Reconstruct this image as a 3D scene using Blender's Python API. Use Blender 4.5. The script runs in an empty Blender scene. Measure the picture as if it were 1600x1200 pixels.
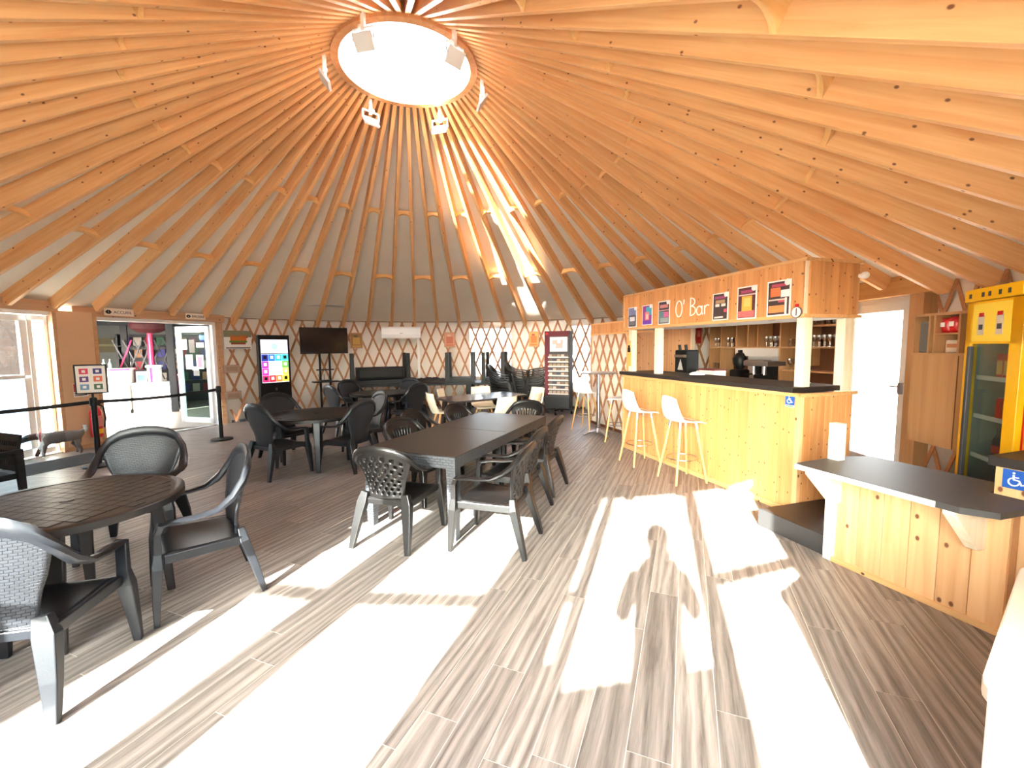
import bpy, bmesh, math, random
from mathutils import Vector, Matrix, Euler
random.seed(7)
scn = bpy.context.scene
COL = scn.collection
R_YURT = 6.2
PI = math.pi
def rad(a): return a * PI / 180.0
def pol(r, az, z=0.0):                       # azimuth in degrees, clockwise from +Y
    a = rad(az); return Vector((r * math.sin(a), r * math.cos(a), z))

# ---------------------------------------------------------------- camera
cam_d = bpy.data.cameras.new('camera'); cam = bpy.data.objects.new('camera', cam_d); COL.objects.link(cam)
pitch, roll = 0.085718, -0.009541
fwd = Vector((0, math.cos(pitch), -math.sin(pitch))); rt0 = Vector((1, 0, 0)); up0 = rt0.cross(fwd)
rt = math.cos(roll) * rt0 + math.sin(roll) * up0; up = -math.sin(roll) * rt0 + math.cos(roll) * up0
cam.matrix_world = Matrix(((rt.x, up.x, -fwd.x, 1.2901), (rt.y, up.y, -fwd.y, -5.7774), (rt.z, up.z, -fwd.z, 1.6229), (0, 0, 0, 1)))
cam_d.sensor_fit = 'HORIZONTAL'; cam_d.sensor_width = 36.0; cam_d.lens = 677.45 * 36.0 / 1600.0
cam_d.clip_start = 0.05; cam_d.clip_end = 300
scn.camera = cam

# ---------------------------------------------------------------- sky, sun, exposure
SUN_AZ, SUN_EL = 18.5, 23.5                  # the light travels towards this azimuth, downwards
world = bpy.data.worlds.new('sky'); scn.world = world; world.use_nodes = True
wn = world.node_tree.nodes; wl = world.node_tree.links
bg = wn['Background']
sky = wn.new('ShaderNodeTexSky'); sky.sky_type = 'NISHITA'; sky.sun_disc = False
sky.sun_elevation = rad(SUN_EL); sky.sun_rotation = rad(SUN_AZ + 180.0)
sky.air_density = 1.0; sky.dust_density = 2.5; sky.ozone_density = 0.6
hsv = wn.new('ShaderNodeHueSaturation'); hsv.inputs['Saturation'].default_value = 0.45; wl.new(sky.outputs['Color'], hsv.inputs['Color']); wl.new(hsv.outputs['Color'], bg.inputs['Color']); bg.inputs['Strength'].default_value = 1.0
sun_d = bpy.data.lights.new('sun', 'SUN'); sun_d.energy = 19.0; sun_d.color = (1.0, 0.95, 0.88); sun_d.angle = 0.0093
sun = bpy.data.objects.new('sun', sun_d); COL.objects.link(sun); sun.location = (-8, -20, 14)
_s = Vector((math.sin(rad(SUN_AZ)) * math.cos(rad(SUN_EL)), math.cos(rad(SUN_AZ)) * math.cos(rad(SUN_EL)), -math.sin(rad(SUN_EL))))
sun.rotation_euler = _s.to_track_quat('-Z', 'Y').to_euler()
scn.view_settings.view_transform = 'Standard'; scn.view_settings.look = 'None'
scn.view_settings.gamma = 1.0; scn.view_settings.use_curve_mapping = False
scn.view_settings.exposure = 2.9
try:
    scn.cycles.max_bounces = 14; scn.cycles.diffuse_bounces = 7; scn.cycles.transparent_max_bounces = 16
    scn.cycles.sample_clamp_indirect = 6.0; scn.cycles.caustics_reflective = False; scn.cycles.caustics_refractive = False
except Exception:
    pass

# ---------------------------------------------------------------- mesh helpers
class MB:
    def __init__(s): s.v = []; s.f = []
    def add(s, vs, fs):
        b = len(s.v); s.v += [tuple(v) for v in vs]; s.f += [tuple(i + b for i in f) for f in fs]; return s
    def box(s, c, d, M=None):
        x, y, z = d[0] / 2, d[1] / 2, d[2] / 2
        vs = [Vector((sx * x, sy * y, sz * z)) for sz in (-1, 1) for sx, sy in ((-1, -1), (1, -1), (1, 1), (-1, 1))]
        if M is not None: vs = [M @ v for v in vs]
        c = Vector(c); vs = [v + c for v in vs]
        return s.add(vs, [(3, 2, 1, 0), (4, 5, 6, 7), (0, 1, 5, 4), (1, 2, 6, 5), (2, 3, 7, 6), (3, 0, 4, 7)])
    def bx(s, x0, x1, y0, y1, z0, z1): return s.box(((x0 + x1) / 2, (y0 + y1) / 2, (z0 + z1) / 2), (abs(x1 - x0), abs(y1 - y0), abs(z1 - z0)))
    def sweep(s, pts, sizes, up=(0, 0, 1), n=4, cap=True):     # sizes: (half width, half height) per point, n-gon profile
        pts = [Vector(p) for p in pts]
        if not isinstance(sizes, list): sizes = [sizes] * len(pts)
        rings = []; U = Vector(up)
        for i, p in enumerate(pts):
            t = (pts[min(i + 1, len(pts) - 1)] - pts[max(i - 1, 0)]).normalized()
            sd = t.cross(U)
            if sd.length < 1e-4: sd = t.cross(Vector((0, 1, 0)))
            sd.normalize(); uu = sd.cross(t).normalized(); a, b = sizes[i]; ring = []
            for k in range(n):
                th = 2 * PI * (k + 0.5) / n; m = math.sqrt(2) if n == 4 else 1.0
                ring.append(p + sd * (a * m * math.cos(th)) + uu * (b * m * math.sin(th)))
            rings.append(ring)
        vs = [q for r in rings for q in r]; fs = []
        for i in range(len(pts) - 1):
            for k in range(n):
                a, b = i * n + k, i * n + (k + 1) % n; fs.append((a, b, b + n, a + n))
        if cap: fs.append(tuple(range(n - 1, -1, -1))); fs.append(tuple(range((len(pts) - 1) * n, len(pts) * n)))
        return s.add(vs, fs)
    def bar(s, p, q, w, h, up=(0, 0, 1)): return s.sweep([p, q], (w / 2, h / 2), up)
    def tube(s, pts, r, n=8, up=(0, 0, 1)):
        rs = r if isinstance(r, list) else [r] * len(pts)
        return s.sweep(pts, [(q, q) for q in rs], up, n)
    def cyl(s, p, q, r, n=16, r2=None): return s.tube([p, q], [r, r if r2 is None else r2], n, (0.013, 0.027, 1) if abs((Vector(q) - Vector(p)).normalized().z) < .9 else (0.01, 1, 0.02))
    def lathe(s, prof, n=24, c=(0, 0, 0), cap=True, a0=0.0, a1=360.0):
        c = Vector(c); full = abs(a1 - a0 - 360) < 1e-6; m = n if full else n + 1; vs = []; fs = []
        for r, z in prof:
            for k in range(m):
                t = rad(a0 + (a1 - a0) * k / n); vs.append(c + Vector((r * math.cos(t), r * math.sin(t), z)))
        for i in range(len(prof) - 1):
            for k in range(n):
                a, b = i * m + k, i * m + (k + 1) % m; fs.append((a, b, b + m, a + m))
        if cap and full:
            if prof[0][0] > 1e-5: fs.append(tuple(range(m - 1, -1, -1)))
            if prof[-1][0] > 1e-5: fs.append(tuple(range((len(prof) - 1) * m, len(prof) * m)))
        return s.add(vs, fs)
    def prism(s, poly, z0, z1, M=None):                          # polygon in XY extruded along Z
        n = len(poly); vs = [Vector((x, y, z0)) for x, y in poly] + [Vector((x, y, z1)) for x, y in poly]
        if M is not None: vs = [M @ v for v in vs]
        return s.add(vs, [tuple(range(n - 1, -1, -1)), tuple(range(n, 2 * n))] + [(k, (k + 1) % n, n + (k + 1) % n, n + k) for k in range(n)])
    def grid(s, fn, nu, nv, hole=None):
        vs = [Vector(fn(i / nu, j / nv)) for j in range(nv + 1) for i in range(nu + 1)]
        fs = [(j * (nu + 1) + i, j * (nu + 1) + i + 1, (j + 1) * (nu + 1) + i + 1, (j + 1) * (nu + 1) + i) for j in range(nv) for i in range(nu) if not (hole and hole(i, j))]
        return s.add(vs, fs)
    def sphere(s, c, r, n=12, sc=(1, 1, 1)):
        c = Vector(c); prof = [(math.sin(PI * k / n), -math.cos(PI * k / n)) for k in range(n + 1)]
        b = len(s.v); s.lathe([(max(p[0], 1e-4) , p[1]) for p in prof], n * 2, cap=False)
        for i in range(b, len(s.v)):
            v = s.v[i]; s.v[i] = (c.x + v[0] * r * sc[0], c.y + v[1] * r * sc[1], c.z + v[2] * r * sc[2])
        return s
    def mesh(s, name):
        me = bpy.data.meshes.new(name); me.from_pydata(s.v, [], s.f)
        bm = bmesh.new(); bm.from_mesh(me); bmesh.ops.recalc_face_normals(bm, faces=bm.faces[:])
        bm.to_mesh(me); bm.free(); me.update(); return me
    def build(s, name, mat=None, parent=None, smooth=False, bevel=0.0, solid=0.0, sub=0, loc=None, rot=None):
        return mkobj(name, s.mesh(name), mat, parent, smooth, bevel, solid, sub, loc, rot)
def mkobj(name, me, mat=None, parent=None, smooth=False, bevel=0.0, solid=0.0, sub=0, loc=None, rot=None):
    o = bpy.data.objects.new(name, me); COL.objects.link(o)
    if mat is not None and not me.materials: me.materials.append(mat)
    if parent is not None: o.parent = parent
    if smooth:
        for p in me.polygons: p.use_smooth = True
    if solid:
        m = o.modifiers.new('solid', 'SOLIDIFY'); m.thickness = solid; m.offset = 0
    if sub:
        m = o.modifiers.new('sub', 'SUBSURF'); m.levels = sub; m.render_levels = sub
    if bevel:
        m = o.modifiers.new('bevel', 'BEVEL'); m.width = bevel; m.segments = 2; m.limit_method = 'ANGLE'; m.angle_limit = rad(40)
    if smooth and not sub:
        try:
            me.shade_smooth() if hasattr(me, 'shade_smooth') else None
            me.set_sharp_from_angle(angle=rad(42))
        except Exception: pass
    if loc is not None: o.location = loc
    if rot is not None: o.rotation_euler = rot
    return o
def tag(o, label=None, cat=None, group=None, kind=None):
    if label: o['label'] = label
    if cat: o['category'] = cat
    if group: o['group'] = group
    if kind: o['kind'] = kind
    return o
def thing(name, label, cat, loc=(0, 0, 0), rz=0.0, group=None):
    o = bpy.data.objects.new(name, None); COL.objects.link(o); o.location = loc; o.rotation_euler = (0, 0, rz); o.empty_display_size = 0.1
    return tag(o, label, cat, group)
def struct(name, loc=(0, 0, 0), rz=0.0, label=None):
    o = bpy.data.objects.new(name, None); COL.objects.link(o); o.location = loc; o.rotation_euler = (0, 0, rz)
    return tag(o, label, None, None, 'structure')
def copy_tree(o, parent=None):
    c = o.copy(); COL.objects.link(c); c.parent = parent
    for ch in o.children: copy_tree(ch, c)
    return c
def place(o, loc, rz, label=None, group=None):
    o.location = loc; o.rotation_euler = (0, 0, rz)
    if label: o['label'] = label
    if group: o['group'] = group
    return o
def text_mesh(s, size, depth=0.001, align='CENTER'):
    c = bpy.data.curves.new('lettering', 'FONT'); c.body = s; c.size = size; c.extrude = depth; c.align_x = align; c.align_y = 'CENTER'
    o = bpy.data.objects.new('lettering', c); COL.objects.link(o)
    bpy.context.view_layer.update()
    me = bpy.data.meshes.new_from_object(o.evaluated_get(bpy.context.evaluated_depsgraph_get()))
    bpy.data.objects.remove(o); me.name = 'lettering'; return me

# ---------------------------------------------------------------- materials
MATS = {}
def newmat(name):
    m = bpy.data.materials.new(name); m.use_nodes = True; MATS[name] = m
    return m, m.node_tree.nodes, m.node_tree.links, m.node_tree.nodes['Principled BSDF']
def srgb(r, g, b):
    f = lambda c: (c / 255 / 12.92) if c / 255 <= 0.04045 else ((c / 255 + 0.055) / 1.055) ** 2.4
    return (f(r), f(g), f(b), 1.0)
def plain(name, col, rough=0.5, metal=0.0, spec=0.5, var=0.0, bump=0.0, bscale=80.0, emit=0.0, coat=0.0):
    m, n, l, p = newmat(name); p.inputs['Base Color'].default_value = col; p.inputs['Roughness'].default_value = rough
    p.inputs['Metallic'].default_value = metal; p.inputs['Specular IOR Level'].default_value = spec
    if coat: p.inputs['Coat Weight'].default_value = coat
    tc = n.new('ShaderNodeTexCoord')
    if var:
        ns = n.new('ShaderNodeTexNoise'); ns.inputs['Scale'].default_value = 3.0; ns.inputs['Detail'].default_value = 5.0; l.new(tc.outputs['Object'], ns.inputs['Vector'])
        hs = n.new('ShaderNodeHueSaturation'); hs.inputs['Color'].default_value = col
        mr = n.new('ShaderNodeMapRange'); mr.inputs['To Min'].default_value = 1 - var; mr.inputs['To Max'].default_value = 1 + var
        l.new(ns.outputs['Fac'], mr.inputs['Value']); l.new(mr.outputs['Result'], hs.inputs['Value']); l.new(hs.outputs['Color'], p.inputs['Base Color'])
    if bump:
        ns2 = n.new('ShaderNodeTexNoise'); ns2.inputs['Scale'].default_value = bscale; ns2.inputs['Detail'].default_value = 3.0; l.new(tc.outputs['Object'], ns2.inputs['Vector'])
        bp = n.new('ShaderNodeBump'); bp.inputs['Strength'].default_value = bump; bp.inputs['Distance'].default_value = 0.01
        l.new(ns2.outputs['Fac'], bp.inputs['Height']); l.new(bp.outputs['Normal'], p.inputs['Normal'])
    if emit:
        p.inputs['Emission Color'].default_value = col; p.inputs['Emission Strength'].default_value = emit
    return m
def wood(name, c1, c2, axis='X', knots=0.5, rough=0.55, fine=1.0, knotcol=(0.09, 0.035, 0.012, 1), var=0.12, kscale=1.0, spec=0.3):
    """planed timber: stretched noise grain along one axis, ring knots, tone change from piece to piece"""
    m, n, l, p = newmat(name); p.inputs['Roughness'].default_value = rough; p.inputs['Specular IOR Level'].default_value = spec
    tc = n.new('ShaderNodeTexCoord'); oi = n.new('ShaderNodeObjectInfo')
    off = n.new('ShaderNodeVectorMath'); off.operation = 'ADD'; l.new(tc.outputs['Object'], off.inputs[0])
    sc_ = n.new('ShaderNodeMath'); sc_.operation = 'MULTIPLY'; sc_.inputs[1].default_value = 37.0; l.new(oi.outputs['Random'], sc_.inputs[0])
    cx = n.new('ShaderNodeCombineXYZ')
    for k in range(3): l.new(sc_.outputs[0], cx.inputs[k])
    l.new(cx.outputs[0], off.inputs[1])
    mp = n.new('ShaderNodeMapping'); l.new(off.outputs[0], mp.inputs['Vector'])
    s = {'X': (1.2, 26, 26), 'Y': (26, 1.2, 26), 'Z': (26, 26, 1.2)}[axis]; mp.inputs['Scale'].default_value = [q * fine for q in s]
    ns = n.new('ShaderNodeTexNoise'); ns.inputs['Scale'].default_value = 1.0; ns.inputs['Detail'].default_value = 6.0; ns.inputs['Distortion'].default_value = 0.6; l.new(mp.outputs[0], ns.inputs['Vector'])
    rp = n.new('ShaderNodeValToRGB'); rp.color_ramp.elements[0].position = 0.32; rp.color_ramp.elements[0].color = c2; rp.color_ramp.elements[1].position = 0.68; rp.color_ramp.elements[1].color = c1
    l.new(ns.outputs['Fac'], rp.inputs['Fac']); last = rp.outputs['Color']
    hs = n.new('ShaderNodeHueSaturation'); mr = n.new('ShaderNodeMapRange'); mr.inputs['To Min'].default_value = 1 - var; mr.inputs['To Max'].default_value = 1 + var
    l.new(oi.outputs['Random'], mr.inputs['Value']); l.new(mr.outputs[0], hs.inputs['Value']); l.new(last, hs.inputs['Color']); last = hs.outputs['Color']
    if knots:
        sp_ = n.new('ShaderNodeSeparateXYZ'); l.new(off.outputs[0], sp_.inputs[0]); ga = 'XYZ'.index(axis); ot = [k for k in range(3) if k != ga]
        sm = n.new('ShaderNodeMath'); sm.operation = 'ADD'; l.new(sp_.outputs[ot[0]], sm.inputs[0]); l.new(sp_.outputs[ot[1]], sm.inputs[1])
        cb = n.new('ShaderNodeCombineXYZ'); l.new(sp_.outputs[ga], cb.inputs[0]); l.new(sm.outputs[0], cb.inputs[1])
        mk = n.new('ShaderNodeMapping'); l.new(cb.outputs[0], mk.inputs['Vector']); mk.inputs['Scale'].default_value = (3.2 * kscale, 4.6 * kscale, 1)
        vo = n.new('ShaderNodeTexVoronoi'); vo.voronoi_dimensions = '2D'; vo.inputs['Scale'].default_value = 1.0; vo.inputs['Randomness'].default_value = 1.0; l.new(mk.outputs[0], vo.inputs['Vector'])
        kr = n.new('ShaderNodeValToRGB'); kr.color_ramp.elements[0].position = 0.055 * knots * 2; kr.color_ramp.elements[0].color = (1, 1, 1, 1); kr.color_ramp.elements[1].position = 0.10 * knots * 2; kr.color_ramp.elements[1].color = (0, 0, 0, 1)
        l.new(vo.outputs['Distance'], kr.inputs['Fac'])
        sc3 = n.new('ShaderNodeSeparateColor'); l.new(vo.outputs['Color'], sc3.inputs[0]); gt_ = n.new('ShaderNodeMath'); gt_.operation = 'LESS_THAN'; gt_.inputs[1].default_value = 0.38; l.new(sc3.outputs[0], gt_.inputs[0])
        km = n.new('ShaderNodeMath'); km.operation = 'MULTIPLY'; l.new(kr.outputs['Color'], km.inputs[0]); l.new(gt_.outputs[0], km.inputs[1])
        mx = n.new('ShaderNodeMix'); mx.data_type = 'RGBA'; l.new(km.outputs[0], mx.inputs['Factor']); l.new(last, mx.inputs['A']); mx.inputs['B'].default_value = knotcol
        last = mx.outputs['Result']
    l.new(last, p.inputs['Base Color'])
    bp = n.new('ShaderNodeBump'); bp.inputs['Strength'].default_value = 0.08; bp.inputs['Distance'].default_value = 0.004; l.new(ns.outputs['Fac'], bp.inputs['Height']); l.new(bp.outputs['Normal'], p.inputs['Normal'])
    return m
def glassy(name, tint=(0.92, 0.97, 0.97, 1), amount=0.1, rough=0.02):
    """thin clear pane: mostly straight-through, a little reflection"""
    m, n, l, p = newmat(name); n.remove(p); out = n['Material Output']
    tr = n.new('ShaderNodeBsdfTransparent'); tr.inputs['Color'].default_value = tint
    gl = n.new('ShaderNodeBsdfGlossy'); gl.inputs['Roughness'].default_value = rough
    mx = n.new('ShaderNodeMixShader'); mx.inputs[0].default_value = amount
    l.new(tr.outputs[0], mx.inputs[1]); l.new(gl.outputs[0], mx.inputs[2]); l.new(mx.outputs[0], out.inputs['Surface'])
    return m
def frosted(name, col=(0.9, 0.93, 0.95, 1), clear=0.15):
    m, n, l, p = newmat(name); n.remove(p); out = n['Material Output']
    tr = n.new('ShaderNodeBsdfTransparent'); tr.inputs['Color'].default_value = col
    tl = n.new('ShaderNodeBsdfTranslucent'); tl.inputs['Color'].default_value = col
    df = n.new('ShaderNodeBsdfDiffuse'); df.inputs['Color'].default_value = col
    m1 = n.new('ShaderNodeMixShader'); m1.inputs[0].default_value = 0.35; l.new(tl.outputs[0], m1.inputs[1]); l.new(df.outputs[0], m1.inputs[2])
    m2 = n.new('ShaderNodeMixShader'); m2.inputs[0].default_value = clear; l.new(m1.outputs[0], m2.inputs[1]); l.new(tr.outputs[0], m2.inputs[2]); l.new(m2.outputs[0], out.inputs['Surface'])
    return m
def weave(name, col, scale=55.0):
    """moulded rattan weave: brick pattern used as relief"""
    m, n, l, p = newmat(name); p.inputs['Roughness'].default_value = 0.42; tc = n.new('ShaderNodeTexCoord')
    geo = n.new('ShaderNodeMapping'); geo.inputs['Rotation'].default_value = (0.0, 0.0, 0.0); l.new(tc.outputs['Object'], geo.inputs['Vector'])
    sx = n.new('ShaderNodeSeparateXYZ'); l.new(geo.outputs[0], sx.inputs[0])
    ad = n.new('ShaderNodeMath'); ad.operation = 'ADD'; l.new(sx.outputs[0], ad.inputs[0]); l.new(sx.outputs[1], ad.inputs[1])
    cb = n.new('ShaderNodeCombineXYZ'); l.new(ad.outputs[0], cb.inputs[0]); l.new(sx.outputs[2], cb.inputs[1])
    br = n.new('ShaderNodeTexBrick'); br.inputs['Scale'].default_value = scale; br.inputs['Mortar Size'].default_value = 0.06; br.inputs['Mortar Smooth'].default_value = 0.8
    br.inputs['Brick Width'].default_value = 1.1; br.inputs['Row Height'].default_value = 0.45; l.new(cb.outputs[0], br.inputs['Vector'])
    br.inputs['Color1'].default_value = col; br.inputs['Color2'].default_value = [c * 0.85 for c in col[:3]] + [1]; br.inputs['Mortar'].default_value = [c * 0.2 for c in col[:3]] + [1]
    l.new(br.outputs['Color'], p.inputs['Base Color'])
    bp = n.new('ShaderNodeBump'); bp.invert = True; bp.inputs['Strength'].default_value = 0.9; bp.inputs['Distance'].default_value = 0.004; l.new(br.outputs['Fac'], bp.inputs['Height']); l.new(bp.outputs['Normal'], p.inputs['Normal'])
    return m
RAFTER = wood('rafter_spruce', srgb(232, 182, 126), srgb(219, 159, 102), 'X', 0.34, 0.5, 1.0, (0.22, 0.09, 0.04, 1), 0.07, 1.35)
PINEZ = wood('pine_upright', srgb(222, 163, 105), srgb(203, 138, 80), 'Z', 0.50, 0.5, 1.0, (0.17, 0.065, 0.025, 1), 0.09, 2.6)
PINEX = wood('pine_lengthwise', srgb(230, 182, 124), srgb(214, 158, 100), 'X', 0.25, 0.5)
LARGEPINE = wood('pine_wide_board', srgb(231, 186, 136), srgb(214, 160, 108), 'Z', 0.55, 0.5, 0.8, (0.18, 0.065, 0.025, 1), 0.07, 1.7)
PALE = wood('pale_spruce', srgb(240, 228, 204), srgb(232, 214, 182), 'Z', 0.0, 0.55, 1.0, var=0.03)
PLY = wood('beech_plywood', srgb(186, 142, 98), srgb(172, 126, 84), 'Z', 0.0, 0.5, 0.6, var=0.04)
DARKPLY = wood('brown_board', srgb(104, 64, 40), srgb(90, 54, 32), 'Z', 0.0, 0.5, 0.6, var=0.05)
SLAT = wood('lattice_wood', srgb(188, 136, 98), srgb(170, 118, 80), 'X', 0.0, 0.6, 1.0, var=0.1)
LEGWOOD = wood('beech_leg', srgb(226, 178, 118), srgb(210, 158, 98), 'Z', 0.0, 0.4, 1.0, var=0.05)
BEAM = wood('door_beam', srgb(200, 160, 124), srgb(186, 144, 108), 'X', 0.3, 0.55, 0.8, var=0.04)
FABRIC = plain('canvas_lining', srgb(230, 222, 210), 0.9, 0, 0.1, 0.04, 0.25, 6.0)
ROOFFAB = plain('roof_canvas', srgb(232, 224, 208), 0.9, 0, 0.1, 0.03, 0.35, 2.5)
WHITE = plain('white_paint', srgb(240, 238, 232), 0.45)
PVC = plain('white_pvc', srgb(238, 240, 240), 0.3)
BLACK = plain('black_plastic', srgb(6, 6, 7), 0.5, 0, 0.35)
MATTBLACK = plain('matt_black', srgb(8, 8, 9), 0.7)
RESIN = plain('anthracite_resin', srgb(24, 25, 29), 0.32, 0, 0.4, 0.05, 0.05, 220)
RESINB = plain('brown_black_resin', srgb(17, 15, 15), 0.32, 0, 0.4, 0.05)
TOPRESIN = plain('table_resin', srgb(36, 32, 31), 0.33, 0, 0.4, 0.06, 0.04, 200)
RATTAN = weave('anthracite_weave', srgb(58, 60, 64), 20.0)
RATTANBACK = weave('anthracite_back_weave', srgb(34, 35, 40), 30.0)
CREAM = plain('cream_shell', srgb(236, 226, 200), 0.4)
STOOLW = plain('white_shell', srgb(240, 236, 230), 0.35)
STEEL = plain('brushed_steel', srgb(190, 190, 192), 0.28, 1.0)
CHROME = plain('chrome', srgb(215, 215, 218), 0.12, 1.0)
DKTOP = plain('dark_laminate', srgb(40, 34, 32), 0.45, 0, 0.4, 0.05, 0.06, 140)
ALU = plain('white_edge_strip', srgb(232, 230, 226), 0.4)
GLASS = glassy('clear_pane'); DOME = glassy('dome_acrylic', (0.97, 0.98, 1, 1), 0.04, 0.1); FROST = frosted('frosted_pane')
VINYL = glassy('window_film', (0.22, 0.225, 0.23, 1), 0.05, 0.2)
RED = plain('red_paint', srgb(196, 24, 26), 0.35); YELLOW = plain('yellow_enamel', srgb(240, 186, 20), 0.35)
PINK = plain('magenta_trim', srgb(200, 30, 90), 0.4); GREY = plain('grey_paint', srgb(150, 150, 150), 0.6); DKGREY = plain('dark_grey', srgb(62, 62, 66), 0.5)
BLUE = plain('sign_blue', srgb(28, 84, 168), 0.45); PAPER = plain('white_paper', srgb(238, 236, 230), 0.7)
def flat(name, r, g, b, rough=0.6): return MATS.get(name) or plain(name, srgb(r, g, b), rough)
# ================================================================ SETTING
# ---- floor of wood-look vinyl planks
def vinyl():
    m, n, l, p = newmat('vinyl_plank'); p.inputs['Roughness'].default_value = 0.42; p.inputs['Specular IOR Level'].default_value = 0.4
    tc = n.new('ShaderNodeTexCoord'); oi = n.new('ShaderNodeObjectInfo')
    ml = n.new('ShaderNodeMath'); ml.operation = 'MULTIPLY'; ml.inputs[1].default_value = 53.0; l.new(oi.outputs['Random'], ml.inputs[0])
    cx = n.new('ShaderNodeCombineXYZ'); [l.new(ml.outputs[0], cx.inputs[k]) for k in range(3)]
    ad = n.new('ShaderNodeVectorMath'); ad.operation = 'ADD'; l.new(tc.outputs['Object'], ad.inputs[0]); l.new(cx.outputs[0], ad.inputs[1])
    mp = n.new('ShaderNodeMapping'); mp.inputs['Scale'].default_value = (3.2, 62, 8); l.new(ad.outputs[0], mp.inputs['Vector'])
    ns = n.new('ShaderNodeTexNoise'); ns.inputs['Scale'].default_value = 1.0; ns.inputs['Detail'].default_value = 8; ns.inputs['Roughness'].default_value = 0.7; ns.inputs['Distortion'].default_value = 0.5; l.new(mp.outputs[0], ns.inputs['Vector'])
    mp2 = n.new('ShaderNodeMapping'); mp2.inputs['Scale'].default_value = (0.9, 9, 3); l.new(ad.outputs[0], mp2.inputs['Vector'])
    wv = n.new('ShaderNodeTexWave'); wv.wave_type = 'BANDS'; wv.bands_direction = 'Y'; wv.inputs['Scale'].default_value = 0.55; wv.inputs['Distortion'].default_value = 14.0; wv.inputs['Detail'].default_value = 3.0; wv.inputs['Detail Scale'].default_value = 0.7; l.new(mp2.outputs[0], wv.inputs['Vector'])
    mx = n.new('ShaderNodeMix'); mx.data_type = 'FLOAT'; mx.inputs['Factor'].default_value = 0.22; l.new(ns.outputs['Fac'], mx.inputs['A']); l.new(wv.outputs['Fac'], mx.inputs['B'])
    rp = n.new('ShaderNodeValToRGB'); e = rp.color_ramp.elements; e[0].position = 0.28; e[0].color = srgb(88, 80, 75); e[1].position = 0.72; e[1].color = srgb(156, 147, 140)
    l.new(mx.outputs['Result'], rp.inputs['Fac'])
    hs = n.new('ShaderNodeHueSaturation'); mr = n.new('ShaderNodeMapRange'); mr.inputs['To Min'].default_value = 0.82; mr.inputs['To Max'].default_value = 1.16; l.new(oi.outputs['Random'], mr.inputs['Value'])
    l.new(mr.outputs[0], hs.inputs['Value']); l.new(rp.outputs['Color'], hs.inputs['Color']); l.new(hs.outputs['Color'], p.inputs['Base Color'])
    bp = n.new('ShaderNodeBump'); bp.inputs['Strength'].default_value = 0.12; bp.inputs['Distance'].default_value = 0.003; l.new(ns.outputs['Fac'], bp.inputs['Height']); l.new(bp.outputs['Normal'], p.inputs['Normal'])
    return m
PLANK = vinyl()
JOINT = plain('plank_joint', srgb(196, 186, 174), 0.7)
floor = struct('floor', label='grey-brown wood-look vinyl plank floor')
MB().lathe([(0.001, -0.05), (6.3, -0.05), (6.3, -0.0015), (0.001, -0.0015)], 96, cap=False).build('floor_base', JOINT, floor)
PW, PL = 0.174, 1.22
ax = Vector((math.sin(rad(22)), math.cos(rad(22)), 0)); ay = Vector((-ax.y, ax.x, 0))
plk = []
rng = random.Random(3)
for j in range(-36, 37):
    o0 = rng.random() * PL
    for i in range(-7, 7):
        c = ax * (o0 + i * PL) + ay * (j * PW + 0.05)
        cs = [c + ax * sx * PL / 2 + ay * sy * PW / 2 for sx in (-1, 1) for sy in (-1, 1)]
        if min(q.length for q in cs) > 6.15: continue
        d = c - Vector((1.29, -5.78, 0)); ang = abs(math.degrees(math.atan2(d.x, d.y)))
        plk.append(((d.length if ang < 62 else d.length + 40), c, max(q.length for q in cs)))
plk.sort(key=lambda t: t[0])
def plank_mb(mb, c, full):
    M = Matrix((ax, ay, Vector((0, 0, 1)))).transposed()
    if full: return mb.box(c + Vector((0, 0, -0.006)), (PL - 0.004, PW - 0.0035, 0.012), M)
    # clip at the wall line
    poly = [c + ax * sx * (PL / 2 - .002) + ay * sy * (PW / 2 - .0017) for sx, sy in ((-1, -1), (1, -1), (1, 1), (-1, 1))]
    pts = []
    for k in range(4):
        a, b = poly[k], poly[(k + 1) % 4]
        for q in range(8): pts.append(a.lerp(b, q / 8))
    pts = [(p if p.length < 6.22 else p.normalized() * 6.22) for p in pts]
    return mb.prism([(p.x, p.y) for p in pts], -0.012, 0.0)
pm = MB().box((0, 0, -0.006), (PL - 0.004, PW - 0.0035, 0.012)).mesh('plank')
rest = MB(); PROT = (0, 0, math.atan2(ax.y, ax.x)); n_pl = 0
for t, c, far in plk:
    if n_pl < 300 and far < 6.22:
        mkobj('plank', pm, PLANK, floor, loc=c, rot=PROT); n_pl += 1
    elif far < 6.22: plank_mb(rest, c, True)
    else: plank_mb(rest, c, False)
tag(rest.build('plank_remainder', PLANK, floor), kind='stuff')
# ---- ground outside
ground = tag(MB().lathe([(6.25, -0.06), (80, -0.06)], 64, cap=False).build('ground', plain('pale_gravel', srgb(206, 200, 190), 0.9, var=0.08)), 'pale gravel ground outside the tent', None, None, 'structure')

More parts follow.
